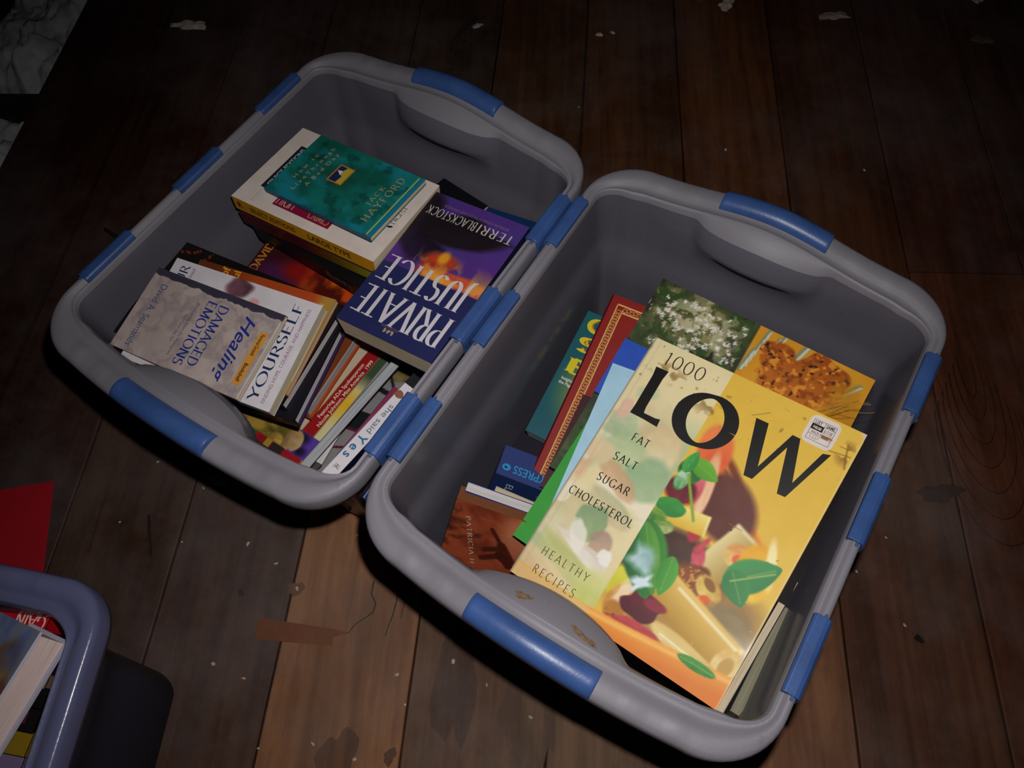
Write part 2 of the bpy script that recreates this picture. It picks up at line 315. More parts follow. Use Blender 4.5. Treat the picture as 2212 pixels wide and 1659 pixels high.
def tub(name, loc, yaw, H=.30, a=.2105, b=.271, r=.066, WL=.0138, WS=.037, bow=.009, arch=.012, crescent=.023, mat_=None, clips=True, wl2=None, taper=.03):
    root = empty(name, (*loc, 0)); root.rotation_euler.z = yaw
    P = rim_path(a, b, r)
    # profile: (frac of ledge width, extra inset, z below rim, rim weight, crescent weight)
    prof = [(0, .0015, -.030, 1, 0), (0, .0, -.022, 1, 0), (0, .0, -.006, 1, 0), (.04, .0005, -.0022, 1, 0), (.14, .001, -.0003, 1, 0), (.42, 0, 0, 1, 0), (.60, 0, -.0012, 1, 0), (.70, 0, -.0050, 1, 0), (.90, 0, -.0062, 1, 0),
            (.95, 0, -.0040, 1, 0), (1.0, 0, -.0042, 1, 0), (1.0, .0012, -.0072, 1, .10), (1, .0022, -.0125, .8, .92), (1, .004, -.034, .35, 1), (1, .0046, -.0385, .3, .97), (1, .0055, -.056, .2, .12), (1, .008, -.075, .1, 0), (1, .0095, -.098, 0, 0), (1, .013, -.103, 0, 0), (1, .017, -.16, 0, 0), (1, taper-.004, -.262, 0, 0), (1, taper, -.283, 0, 0), (1, taper+.006, -.292, 0, 0), (1, taper+.02, -.296, 0, 0),
            (1, taper+.02, -.2995, 0, 0), (1, taper+.003, -.296, 0, 0), (1, taper-.003, -.285, 0, 0), (1, .0145, -.16, 0, 0), (1, .0105, -.104, 0, 0), (1, .007, -.098, 0, 0), (1, .0055, -.076, .1, 0), (1, .003, -.058, .2, .12), (1, .0018, -.040, .3, .97), (1, .0012, -.036, .35, 1), (1, -.0005, -.016, .8, .92), (.6, 0, -.0085, 1, 0), (.5, 0, -.0040, 1, 0), (.2, .0012, -.003, 1, 0), (0, .0028, -.008, 1, 0), (0, .0030, -.0295, 1, 0)]
    KI = 23        # the profile stops here for the tub's bottom
    zs = H/.30
    vs = []; N = len(P); K = len(prof); RM = .034
    for kind, q, s, _ in P:
        if kind == 'S': blend, sd = 1., q
        elif kind == 'L': blend, sd = 0., 0
        else:
            ang = s; blend = sm(abs(math.sin(ang))); sd = q[1]
        W = WL*(1-blend)+WS*blend
        if kind == 'S':
            t = abs(s)/(a-r)
            bw = bow*(1-t*t); ar = arch*sm(1-abs(s)/.125) if arch else 0
            cr = crescent*math.sqrt(max(0, 1-(s/.082)**2)) if abs(s) < .082 else 0
            step = .0008 if (.086 < abs(s) < .108 or .128 < abs(s) < .140) else 0
        else: bw = ar = cr = 0; step = 0
        for fw, ex, z, rw, cw in prof:
            d = fw*W+ex+cw*cr
            zz = H+z*zs+ar*rw+(step if .1 < fw < .7 and z > -.003 else 0)
            zz = max(zz, .0006)
            rr = max(r-d, RM)
            if kind == 'S': v = (s*(a-d-rr)/(a-r) if r-d < RM else s, q*(b-d+bw*rw), zz)
            elif kind == 'L': v = (q*(a-d), s*(b-d-rr)/(b-r) if r-d < RM else s, zz)
            else:
                cx, cy = q[0]*(a-r), q[1]*(b-r)
                if r-d < RM: cx, cy = q[0]*(a-d-rr), q[1]*(b-d-rr)
                v = (cx+rr*math.cos(ang), cy+rr*math.sin(ang), zz)
            vs.append(v)
    fs = []; ms = []
    for i in range(N):
        j = (i+1) % N
        for k in range(K):
            k2 = (k+1) % K
            if k == KI: continue
            ms.append(1 if 12 <= k <= 34 else 0)
            fs.append((i*K+k, j*K+k, j*K+k2, i*K+k2))
    # floors of the tub: two rings closed by fans
    mb = MB(); mb.add(vs, fs); mb.m = ms
    n0 = len(mb.v); mb.v += [(0, 0, H-.296*zs), (0, 0, .0006)]; mb.c += [(1, 1, 1)]*2
    for i in range(N):
        j = (i+1) % N
        mb.f.append((i*K+KI, j*K+KI, n0)); mb.m.append(1)
        mb.f.append((j*K+KI+1, i*K+KI+1, n0+1)); mb.m.append(1)
    body = mb.build('body', mat_ or [M_TUB, M_TUB_WALL], root, smooth=True)
    return root
def extrude_profile(prof, path):
    """closed cross-section prof [(d,z)] swept along path [(x,y,nx,ny,dz)] ; d is measured inwards against the normal"""
    vs = []; K = len(prof)
    for x, y, nx, ny, dz in path:
        for d, z in prof: vs.append((x-nx*d, y-ny*d, z+dz))
    fs = []
    for i in range(len(path)-1):
        for k in range(K):
            k2 = (k+1) % K; fs.append((i*K+k, i*K+k2, (i+1)*K+k2, (i+1)*K+k))
    fs.append(tuple(range(K-1, -1, -1))); fs.append(tuple(range((len(path)-1)*K, len(path)*K)))
    return vs, fs
def latches(root, H=.30, a=.2105, b=.271, bow=.009, arch=.012):
    for sgn in (-1, 1):
        m = MB(); pr = [(-.0012, H-.034), (-.0030, H-.035), (-.0036, H-.062), (-.0022, H-.063), (-.0014, H-.060)]
        path = [(sgn*a, -.222+.444*i/10, sgn, 0, 0) for i in range(11)]
        if sgn < 0: path = path[::-1]
        m.add(*extrude_profile(pr, path)); flap = m.build('latch_flap', M_BLUE, root, bevel=.0004)
        for (v0, v1) in ((-.188, -.114), (-.037, .037), (.114, .188)):
            # a clip wraps over the rim: flat top, rounded shoulder, skirt hanging down outside
            pr = [(.0145, H-.004), (.0145, H+.0022), (.0125, H+.0040), (.004, H+.0040), (.0005, H+.0030), (-.0022, H-.0002), (-.0032, H-.006), (-.0034, H-.034), (-.0010, H-.034), (-.0006, H-.008), (.002, H+.0006), (.0115, H+.0012), (.0125, H-.004)]
            path = [(sgn*a, v0+(v1-v0)*i/6, sgn, 0, 0) for i in range(7)]
            if sgn < 0: path = path[::-1]
            m = MB(); m.add(*extrude_profile(pr, path))
            for vv, dd in ((v0, -1), (v1, 1)):      # little hinge pins at both ends
                m.box(*sorted((sgn*(a-.006), sgn*(a-.0035))), *sorted((vv-dd*.001, vv+dd*.0035)), H-.001, H+.0022)
            m.build('latch_clip', M_BLUE, flap, bevel=.0007)
    for sgn in (-1, 1):
        m = MB(); n = 28; R_ = .0132
        pr = [(.0125+R_*math.cos(t), H-.0045+R_*.86*math.sin(t)) for t in [2*math.pi*i/n for i in range(n)]]
        path = []
        for i in range(25):
            s = -.0635+.127*i/24; t = abs(s)/(a-.066)
            path.append((s, sgn*(b+bow*(1-t*t)), 0, sgn, arch*sm(1-abs(s)/.125)))
        if sgn > 0: path = path[::-1]
        m.add(*extrude_profile(pr, path)); m.build('handle_grip', M_BLUE, root, smooth=True, bevel=.0012)
TA = Vector((-.29010706, .82522952, 0))*.68; YA = -.63354688
TB = Vector((.22659664, .46192341, 0))*.68; YB = -.62669342
tubA = tub('storage_tub', (TA.x, TA.y), YA); latches(tubA)
tag(tubA, 'left frosted grey plastic tub with blue latches, holding stacks of small paperbacks', 'storage tub', 'frosted tubs with blue handles')
tubB = tub('storage_tub', (TB.x, TB.y), YB); latches(tubB)
tag(tubB, 'right frosted grey plastic tub with blue latches, holding the big yellow cookbook', 'storage tub', 'frosted tubs with blue handles')
tubC = tub('storage_tub', (-.6155, -.043), -.145, H=.30, a=.20, b=.26, r=.05, WL=.026, WS=.030, bow=.012, arch=.0, crescent=.0, mat_=[M_TUB_DARK, M_TUB_DARK_WALL], taper=.024)
tag(tubC, 'smoky bluish clear plastic tub without blue latches, cut off at the lower left corner', 'storage tub')

# ------------------------------------------------------------------ lettering: a broad-nib pen for capitals, the built-in face for small text
def arc(cx, cy, rx, ry, a0, a1, n=18):
    return [(cx+rx*math.cos(math.radians(a0+(a1-a0)*i/n)), cy+ry*math.sin(math.radians(a0+(a1-a0)*i/n))) for i in range(n+1)]
L = {}
L['A'] = (.78, [[(.03, 0), (.40, 1)], [(.38, 1), (.76, 0)], [(.15, .34), (.62, .34)]], [(.04, 0), (.75, 0)])
L['B'] = (.62, [[(.12, 0), (.12, 1)], [(.12, 1)]+arc(.30, .765, .22, .235, 90, -90)+[(.12, .53)], [(.12, .53)]+arc(.32, .265, .27, .265, 90, -90)+[(.12, 0)]], [(.12, 0), (.12, 1)])
L['C'] = (.76, [arc(.42, .5, .38, .5, 42, 318, 30)], [])
L['D'] = (.76, [[(.12, 0), (.12, 1)], [(.12, 1)]+arc(.30, .5, .42, .5, 90, -90, 26)+[(.12, 0)]], [(.12, 0), (.12, 1)])
L['E'] = (.58, [[(.12, 0), (.12, 1)], [(.12, .97), (.54, .97)], [(.12, .52), (.46, .52)], [(.12, .03), (.56, .03)]], [(.12, 0), (.12, 1)])
L['F'] = (.54, [[(.12, 0), (.12, 1)], [(.12, 1), (.52, 1)], [(.12, .52), (.44, .52)]], [(.12, 0), (.12, 1)])
L['G'] = (.80, [arc(.42, .5, .38, .5, 42, 345, 30), [(.72, .42), (.72, .04)]], [(.72, .42)])
L['H'] = (.78, [[(.12, 0), (.12, 1)], [(.66, 0), (.66, 1)], [(.12, .52), (.66, .52)]], [(.12, 0), (.12, 1), (.66, 0), (.66, 1)])
L['I'] = (.26, [[(.13, 0), (.13, 1)]], [(.13, 0), (.13, 1)])
L['J'] = (.36, [[(.22, 1), (.22, .05), (.14, -.16), (.0, -.2)]], [(.22, 1)])
L['K'] = (.70, [[(.12, 0), (.12, 1)], [(.14, .44), (.62, 1)], [(.26, .58), (.68, 0)]], [(.12, 0), (.12, 1), (.62, 1), (.67, 0)])
L['L'] = (.56, [[(.12, 1), (.12, 0)], [(.05, .045), (.54, .045)]], [(.12, 0), (.12, 1)])
L['M'] = (.92, [[(.10, 0), (.15, 1)], [(.15, 1), (.46, .05)], [(.46, .05), (.77, 1)], [(.77, 1), (.82, 0)]], [(.10, 0), (.82, 0)])
L['N'] = (.80, [[(.12, 0), (.12, 1)], [(.12, 1), (.68, 0)], [(.68, 0), (.68, 1)]], [(.12, 0), (.10, 1), (.68, 1)])
L['O'] = (.86, [arc(.43, .5, .385, .5, 0, 360, 44)], [])
L['P'] = (.60, [[(.12, 0), (.12, 1)], [(.12, 1)]+arc(.29, .74, .26, .26, 90, -90)+[(.12, .48)]], [(.12, 0), (.12, 1)])
L['R'] = (.68, [[(.12, 0), (.12, 1)], [(.12, 1)]+arc(.29, .75, .24, .25, 90, -90)+[(.12, .50)], [(.32, .50), (.66, 0)]], [(.12, 0), (.12, 1), (.65, 0)])
L['S'] = (.54, [arc(.27, .75, .20, .25, 35, 250, 18)+arc(.26, .25, .23, .26, 75, -145, 20)], [])
L['T'] = (.64, [[(.32, 0), (.32, 1)], [(.02, .97), (.62, .97)]], [(.32, 0)])
L['U'] = (.74, [[(.12, 1), (.12, .34)]+arc(.37, .30, .25, .31, 180, 360, 18)+[(.62, .36), (.62, 1)]], [(.12, 1), (.62, 1)])
L['V'] = (.74, [[(.03, 1), (.38, 0)], [(.36, 0), (.71, 1)]], [(.04, 1), (.70, 1)])
L['W'] = (1.04, [[(.03, 1), (.31, 0)], [(.29, 0), (.53, .82)], [(.51, .92), (.76, 0)], [(.74, 0), (1.0, 1)]], [(.04, 1), (1.0, 1)])
L['Y'] = (.70, [[(.03, 1), (.35, .48)], [(.33, .46), (.67, 1)], [(.34, .50), (.34, 0)]], [(.04, 1), (.66, 1), (.34, 0)])
L['Z'] = (.62, [[(.05, 1), (.58, 1)], [(.58, 1), (.05, 0)], [(.05, 0), (.60, 0)]], [])
L['X'] = (.68, [[(.04, 1), (.64, 0)], [(.04, 0), (.62, 1)]], [(.04, 1), (.64, 0), (.04, 0), (.62, 1)])
L['1'] = (.40, [[(.22, 0), (.22, 1)], [(.22, 1), (.08, .88)]], [])
L['0'] = (.62, [arc(.31, .5, .26, .5, 0, 360, 36)], [])
L['.'] = (.22, [[(.1, 0), (.1, .1)]], [])
L[','] = (.22, [[(.12, .08), (.06, -.14)]], [])
L[' '] = (.34, [], [])
def pen(text, size, thick=.13, thin=.035, nib=20, serif=.07, track=.05, condense=1.0, slant=0.0):
    """polygons of a capital line, baseline at y=0, left at x=0; returns (list of quads, width)"""
    quads = []; x0 = 0
    for ch in text:
        w, strokes, sf = L.get(ch, L[' '])
        for st in strokes:
            pts = [(x0+px*condense, py) for px, py in st]
            pl, pr_ = [], []
            for i, (px, py) in enumerate(pts):
                q0 = pts[max(0, i-1)]; q1 = pts[min(len(pts)-1, i+1)]
                dx, dy = q1[0]-q0[0], q1[1]-q0[1]; l = math.hypot(dx, dy) or 1; dx /= l; dy /= l
                ww = (thin+(thick-thin)*abs(math.sin(math.atan2(dy, dx)-math.radians(nib)))**1.3)/2
                pl.append((px-dy*ww, py+dx*ww)); pr_.append((px+dy*ww, py-dx*ww))
            for i in range(len(pts)-1): quads.append([pr_[i], pr_[i+1], pl[i+1], pl[i]])
        if serif:
            for (px, py) in sf:
                px = x0+px*condense; y_ = 0 if py < .5 else 1; hw = serif+thick*.45*1.0
                s_ = thin*.9; d = 1 if y_ == 0 else -1
                quads.append([(px-hw, y_), (px+hw, y_), (px+hw*.55, y_+d*s_), (px-hw*.55, y_+d*s_)][::d])
        x0 += w*condense+track
    W = x0-track
    return [[((x+slant*y)*size, y*size) for x, y in q] for q in quads], W*size
_tc = {}
def plain(text, size, bold=0.0, shear=0.0, squeeze=1.0):
    """mesh of a line in the built-in face; returns (verts2d, faces, width)"""
    cu = bpy.data.curves.new('t', 'FONT'); cu.body = text; cu.size = 1.0; cu.offset = bold; cu.shear = shear; cu.resolution_u = 4
    o = bpy.data.objects.new('t', cu); C.objects.link(o)
    dg = bpy.context.evaluated_depsgraph_get(); me = bpy.data.meshes.new_from_object(o.evaluated_get(dg))
    vs = [(v.co.x, v.co.y) for v in me.vertices]; fs = [tuple(p.vertices) for p in me.polygons]
    bpy.data.objects.remove(o); bpy.data.curves.remove(cu); bpy.data.meshes.remove(me)
    if not vs: return [], [], 0
    k = size/.70
    x_ = [v[0] for v in vs]; mn = min(x_)
    vs = [((x-mn)*k*squeeze, y*k) for x, y in vs]
    return vs, fs, (max(x_)-mn)*k*squeeze
class Deco:
    """flat printing on a cover face: polygons in cover millimetre-like coordinates with a height order"""
    def __init__(s, w, h): s.w = w; s.h = h; s.items = []; s.lv = 1
    def poly(s, pts, col, lv=None): s.items.append((list(pts), [tuple(range(len(pts)))], col, lv or s.lv))
    def rect(s, x0, y0, x1, y1, col, lv=None): s.poly([(x0, y0), (x1, y0), (x1, y1), (x0, y1)], col, lv)
    def place(s, vs, fs, W, x, y, align, rot, col, lv, arch=0):
        c, sn = math.cos(rot), math.sin(rot); ox = {'l': 0, 'c': -W/2, 'r': -W}[align]
        out = []
        for vx, vy in vs:
            a = vx+ox; out.append((x+a*c-vy*sn, y+a*sn+vy*c))
        s.items.append((out, fs, col, lv))
    def caps(s, text, x, y, size, col, align='l', rot=0, lv=6, fit=None, **k):
        q, W = pen(text, size, **k)
        if fit:
            f = fit/W; q = [[(a*f, b) for a, b in qq] for qq in q]; W = fit
        for q_ in range(len(q)):
            s.place(q[q_], [(0, 1, 2, 3)], W, x, y, align, rot, col, lv+.012*q_)
    def text(s, text, x, y, size, col, align='l', rot=0, lv=6, fit=None, **k):
        vs, fs, W = plain(text, size, **k)
        if fit and W:
            f = fit/W; vs = [(a*f, b) for a, b in vs]; W = fit
        s.place(vs, fs, W, x, y, align, rot, col, lv)
    def blob(s, cx, cy, rx, ry, col, rot=0, wob=.08, seed=0, n=28, lv=2):
        R_ = random.Random(seed); ph = [R_.uniform(0, 6.28) for _ in range(3)]; c, sn = math.cos(rot), math.sin(rot); pts = []
        for i in range(n):
            t = 2*math.pi*i/n; k = 1+wob*math.sin(2*t+ph[0])+wob*.6*math.sin(3*t+ph[1])+wob*.4*math.sin(5*t+ph[2])
            x, y = rx*k*math.cos(t), ry*k*math.sin(t); pts.append((cx+x*c-y*sn, cy+x*sn+y*c))
        s.poly(pts, col, lv)

# ---- numpy paint helpers: printed pictures are sampled on a fine grid of the cover's face
def vnoise(x, y, seed=0):
    xi, yi = np.floor(x).astype(int), np.floor(y).astype(int); xf, yf = x-xi, y-yi
    def h(a, b):
        n = (a*374761393+b*668265263+seed*974711) & 0x7fffffff; n = ((n ^ (n >> 13))*1274126177) & 0x7fffffff
        return ((n ^ (n >> 16)) & 0xffff)/65535.
    u = xf*xf*(3-2*xf); v = yf*yf*(3-2*yf)
    return (h(xi, yi)*(1-u)+h(xi+1, yi)*u)*(1-v)+(h(xi, yi+1)*(1-u)+h(xi+1, yi+1)*u)*v
def fbm(x, y, seed=0, o=4):
    r = 0; a = .5; t = 0
    for i in range(o): r = r+a*vnoise(x*2**i, y*2**i, seed+i*17); t += a; a *= .5
    return r/t
class Paint:
    def __init__(s, w, h, n, m, col):
        s.n, s.m, s.w, s.h = n, m, w, h
        X, Y = np.meshgrid(np.linspace(0, 1, n+1), np.linspace(0, 1, m+1)); s.X, s.Y = X, Y
        s.x, s.y = X*w, Y*h; s.c = np.ones((m+1, n+1, 3))*hx(col)
    def put(s, mask, col):
        c = hx(col) if isinstance(col, str) else col
        s.c = s.c*(1-mask[..., None])+c*mask[..., None]
    def ell(s, cx, cy, rx, ry, rot=0, soft=.12, wob=.0, seed=1, col=None, col2=None, op=1.0):
        """soft-edged ellipse; coordinates are fractions of the cover; col2 shades across it"""
        asp = s.h/s.w; dx, dy = s.X-cx, (s.Y-cy)*asp; c, sn = math.cos(rot), math.sin(rot)
        u = (dx*c+dy*sn)/rx; v = (-dx*sn+dy*c)/(ry)
        d = np.sqrt(u*u+v*v)
        if wob: d = d*(1+wob*(vnoise(np.arctan2(v, u)*1.6+9, d*0+3, seed)-.5)*2)
        k = np.clip((1-d)/soft+.5, 0, 1)*op
        if col2 is not None:
            t = np.clip(v*.5+.5+(vnoise(u*3+5, v*3+5, seed)-.5)*.5, 0, 1)[..., None]; cc = hx(col)*(1-t)+hx(col2)*t
            s.put(k, cc)
        else: s.put(k, col)
        return k
    def leaf(s, x0, y0, x1, y1, wd, col, col2, soft=.15, vein=True):
        asp = s.h/s.w; ax, ay, bx, by = x0, y0*asp, x1, y1*asp; l = math.hypot(bx-ax, by-ay); dx, dy = (bx-ax)/l, (by-ay)/l
        px, py = s.X-ax, s.Y*asp-ay; t = (px*dx+py*dy)/l; q = -px*dy+py*dx
        prof = wd*np.sin(np.clip(t, 0, 1)**.8*math.pi)**.75+1e-6
        k = np.clip((1-np.abs(q)/prof)/soft, 0, 1)*((t > 0) & (t < 1))
        sh = np.clip(.5+q/wd*.5, 0, 1)[..., None]; cc = hx(col)*(1-sh)+hx(col2)*sh
        s.put(k, cc)
        if vein: s.put(np.clip(1-np.abs(q)/(wd*.07), 0, 1)*((t > .03) & (t < .9))*.5, '9fbf5a')
    def bandline(s, x0, y0, x1, y1, wd, col, soft=.3, op=1):
        asp = s.h/s.w; ax, ay, bx, by = x0, y0*asp, x1, y1*asp; l = math.hypot(bx-ax, by-ay); dx, dy = (bx-ax)/l, (by-ay)/l
        px, py = s.X-ax, s.Y*asp-ay; t = np.clip((px*dx+py*dy)/l, 0, 1); d = np.hypot(px-t*l*dx, py-t*l*dy)
        k = np.clip((1-d/wd)/soft, 0, 1)*op; s.put(k, col)
    def speck(s, sc_, thr, col, seed=3, soft=.05, mask=None, o=4):
        k = np.clip((fbm(s.x*sc_, s.y*sc_, seed, o)-thr)/soft, 0, 1)
        if mask is not None: k = k*mask
        s.put(k, col)

def face_frame(M, o, ex, ey): return M
def book(key, name, label, cat='book', hard=False, cover='dcd8d6', spine=None, pages=P_CREAM, paint=None, deco=None, spine_deco=None, gloss=True, group=None, back=None, round_spine=False, closed=False, pagecurl=0, over=None, sheet=False, inset=None, edge=None, mat_c=None, pcol=None):
    px, py, pz, qw, qx, qy, qz, w, h, t = POSE[key]
    Q = Quaternion((qw, qx, qy, qz)).to_matrix().to_4x4(); n = Q.to_3x3() @ Vector((0, 0, 1))
    top = Vector((px, py, pz)); base = top-n*t
    root = empty(name, base); root.rotation_mode = 'QUATERNION'; root.rotation_quaternion = Quaternion((qw, qx, qy, qz))
    tag(root, label, cat, group)
    mc = mat_c or (M_GLOSS if gloss else M_PRINT)
    tc = .0028 if hard else .0007
    ov = (.0035 if hard else .0004) if over is None else over
    cc = hx(cover) if isinstance(cover, str) else cover; bc = hx(back) if back else cc; sc_ = hx(spine) if spine else cc; ec = hx(edge) if edge else None
    m = MB(); x0, x1, y0, y1 = -w/2, w/2, -h/2, h/2
    # front board as a thin slab whose printed face is a fine grid
    if paint is None: paint = Paint(w, h, 1, 1, cover if isinstance(cover, str) else 'dddddd')
    N, Mm = paint.n, paint.m
    vs = []; cs = []
    for j in range(Mm+1):
        for i in range(N+1):
            vs.append((x0+w*i/N, y0+h*j/Mm, t)); cs.append(paint.c[j, i])
    fs = [(j*(N+1)+i, j*(N+1)+i+1, (j+1)*(N+1)+i+1, (j+1)*(N+1)+i) for j in range(Mm) for i in range(N)]
    m.add(vs, fs, 0, np.array(cs))
    e_ = ec if ec is not None else cc
    m.add([(x0, y0, t-tc), (x1, y0, t-tc), (x1, y1, t-tc), (x0, y1, t-tc), (x0, y0, t), (x1, y0, t), (x1, y1, t), (x0, y1, t)],
          [(0, 3, 2, 1), (0, 1, 5, 4), (1, 2, 6, 5), (2, 3, 7, 6)], 0, e_)
    m.box(x0, x1, y0, y1, 0, tc, 0, bc)
    if not sheet:
        # spine, gently rounded when the book is case-bound
        ns = 8; vs = []
        dep = .0035 if round_spine else 0.0
        for i in range(ns+1):
            z = t*i/ns; bul = -dep*math.sin(math.pi*i/ns)
            vs += [(x0+bul, y0, z), (x0+bul, y1, z), (x0+bul+tc, y0, z), (x0+bul+tc, y1, z)]
        fs = []
        for i in range(ns):
            a = i*4; b_ = a+4
            fs += [(a, a+1, b_+1, b_), (a+2, b_+2, b_+3, a+3), (a, b_, b_+2, a+2), (a+1, a+3, b_+3, b_+1)]
        m.add(vs, fs, 0, sc_)
    if closed:
        m.box(x0, x1, y0, y0+.0006, 0, t, 0, sc_); m.box(x0, x1, y1-.0006, y1, 0, t, 0, sc_)
    # lettering and printed shapes
    D = Deco(w, h)
    if deco: deco(D)
    for vs2, fs2, col, lv in D.items:
        m.add([(x0+a, y0+b_, t+lv*.00002) for a, b_ in vs2], fs2, 0, hx(col))
    if spine_deco:
        S_ = Deco(h, t); spine_deco(S_)
        # spine lettering starts at the head and stands upright when the front cover faces up
        for vs2, fs2, col, lv in S_.items:
            m.add([(x0-dep*math.sin(math.pi*min(1, max(0, b_/t)))-.00005-lv*.00002, y1-a, b_) for a, b_ in vs2], fs2, 0, hx(col))
    m.build('cover', mc, root)
    if not sheet:
        pg = MB(); ins = inset if inset is not None else ov
        pg.box(x0+tc+.0004, x1-ins, y0+ins, y1-ins, tc+.0001, t-tc-.0001)
        pg.build('pages', pages, root)
    return root
# ------------------------------------------------------------------ books in the right-hand tub
def paint_low():
    P = Paint(*POSE['low'][7:9], 230, 292, 'e2b944')
    X, Y = P.X, P.Y
    # golden ground, a little paler to the upper left
    P.put(np.clip((fbm(X*3, Y*3, 4)-.35)*.5, 0, .3), 'f0cf62')
    # wooden bowl edge and dark inside of the board
    P.ell(.60, .60, .19, .10, rot=-.95, soft=.2, col='7a3a22')
    P.bandline(.50, .70, .86, .50, .022, 'e0882c', .8); P.bandline(.52, .72, .90, .49, .012, 'f0b040', .9, .7)
    P.ell(.66, .56, .16, .12, rot=-.8, soft=.25, col='5a2c22', col2='6b3a34')
    # pasta tubes, beans and vegetables
    P.ell(.72, .20, .34, .22, soft=.4, col='b98e4a', col2='8d6a38')
    P.ell(.58, .30, .22, .16, soft=.3, col='6d4a30', col2='3d2620')
    P.ell(.50, .72, .075, .12, rot=.25, soft=.25, col='e0592e', col2='ee8a4e')
    P.ell(.545, .60, .030, .15, rot=.18, soft=.3, col='f2c9a4', col2='e8a878')
    P.ell(.505, .585, .035, .09, rot=.2, soft=.3, col='c44a50', col2='e88a90')
    P.ell(.46, .54, .07, .06, soft=.3, col='7c2430', col2='4c1822')
    P.ell(.60, .45, .03, .06, soft=.3, col='b03040')
    def tube(x0, y0, x1, y1, wd, c1, c2, c3, s=1):
        asp = P.h/P.w; ax, ay, bx, by = x0, y0*asp, x1, y1*asp; l = math.hypot(bx-ax, by-ay); dx, dy = (bx-ax)/l, (by-ay)/l
        px, py = X-ax, Y*asp-ay; t = (px*dx+py*dy)/l; q = -px*dy+py*dx
        k = np.clip((1-np.abs(q)/wd)*6, 0, 1)*np.clip((t+.02)*20, 0, 1)*np.clip((1.02-t)*20, 0, 1)
        g = np.clip(q/wd*.5+.5, 0, 1)[..., None]; P.put(k, hx(c1)*(1-g)+hx(c2)*g)
        e = np.clip(1-np.abs(t-.97)/.05, 0, 1)*k*.7; P.put(e, c3)
    tube(.46, .455, .635, .475, .050, 'd9b030', 'f4e08a', 'f8efc0')
    tube(.70, .30, .80, .52, .075, 'a98a3c', 'ead9a0', 'f6eed0')
    P.ell(.79, .44, .05, .05, soft=.3, col='e8cf7c', col2='d98a4a'); P.ell(.80, .43, .022, .022, soft=.4, col='e0683c')
    P.ell(.88, .42, .075, .12, rot=.3, soft=.22, col='f0c838', col2='e8a62a'); P.ell(.92, .47, .02, .10, rot=.35, soft=.5, col='f8e8a8')
    P.ell(.66, .375, .028, .055, rot=.4, soft=.3, col='d8606c', col2='b03848'); P.ell(.655, .42, .012, .04, rot=-.3, soft=.4, col='c85058')
    P.ell(.69, .30, .075, .06, soft=.2, wob=.25, seed=5, col='9a5a28', col2='6a3a1c'); P.speck(380, .60, 'd29a4a', 8, .05, P.ell(.69, .30, .07, .055, soft=.2, col='8a4a22')*.8)
    P.ell(.76, .30, .065, .045, rot=-.5, soft=.2, col='e8cc6c', col2='b98a34'); P.ell(.755, .315, .032, .018, rot=-.5, soft=.3, col='8a5c20')
    P.ell(.78, .25, .05, .035, rot=-.3, soft=.25, col='e8b04a', col2='dc7e30'); P.ell(.765, .262, .022, .022, soft=.3, col='e0602c')
    P.ell(.88, .21, .12, .10, soft=.35, col='a89468', col2='84704a'); P.ell(.93, .14, .08, .09, soft=.4, col='9a8878', col2='c0b09a')
    # the long penne and the sliced one
    tube(.57, .24, .97, .135, .085, 'b08428', 'ecc868', 'f8ecc4')
    P.ell(.95, .125, .05, .075, rot=-.2, soft=.2, col='f2e0a8', col2='d8b058'); P.ell(.955, .12, .026, .045, rot=-.2, soft=.3, col='c29a48')
    P.bandline(.66, .255, .955, .185, .012, 'fbf2d2', .9, .8)
    P.ell(.79, .095, .17, .036, rot=-.14, soft=.2, wob=.15, seed=3, col='f0e0a4', col2='d8b866'); P.bandline(.68, .10, .88, .085, .006, 'fdf6dc', .9, .8); P.bandline(.70, .085, .90, .07, .005, 'c8a25a', .9, .6)
    
    # mushroom / potato and radicchio
    P.ell(.425, .17, .05, .07, soft=.3, col='cfc42e', col2='dcd84a')
    P.ell(.475, .115, .058, .085, rot=-.15, soft=.14, col='c07c2e', col2='e2b06a'); P.ell(.468, .14, .022, .05, rot=-.1, soft=.6, wob=.3, col='f6e2c0', op=.8)
    P.speck(300, .66, '4a2814', 22, .03, P.ell(.47, .085, .04, .035, soft=.4, col='b87a2c')*.9)
    P.ell(.56, .135, .085, .06, rot=.1, soft=.12, wob=.3, seed=9, col='4c1420', col2='6a1c2c'); P.ell(.61, .165, .05, .022, rot=.1, soft=.3, col='8c2838')
    P.ell(.585, .070, .105, .026, rot=.12, soft=.2, wob=.25, seed=6, col='9c2c34', col2='c4484a')
    # front rim of the wooden bowl
    t = .052+.058*np.clip((X-.38)/.62, 0, 1)**1.1
    k = np.clip((t-Y)/.006, 0, 1)*np.clip((X-.36)/.02, 0, 1); g = np.clip((t-Y)/.07, 0, 1)[..., None]
    P.put(k, hx('f0a63c')*(1-g)+hx('dd7a22')*g); P.put(k*np.clip(1-np.abs(t-Y-.018)/.012, 0, 1)*.6, 'ffd488')
    # leaves
    P.ell(.455, .615, .055, .055, rot=.5, soft=.15, col='2e7a34', col2='1f5c2a'); P.ell(.44, .575, .03, .05, soft=.3, col='4c9c50', col2='cfe0d0')
    P.leaf(.44, .655, .575, .625, .045, '4f9a2c', '73b23a'); P.leaf(.43, .60, .445, .69, .03, '2c8a3c', '4fa84a')
    P.bandline(.455, .60, .57, .47, .009, '86a838', .6)
    P.ell(.455, .475, .062, .040, rot=.2, soft=.12, wob=.15, seed=8, col='2c8238', col2='3d9a3e'); P.ell(.42, .425, .05, .03, soft=.3, col='3a7a2c', col2='88a83c')
    P.ell(.47, .40, .05, .03, rot=.4, soft=.25, col='c9c88a', col2='5a8a34')
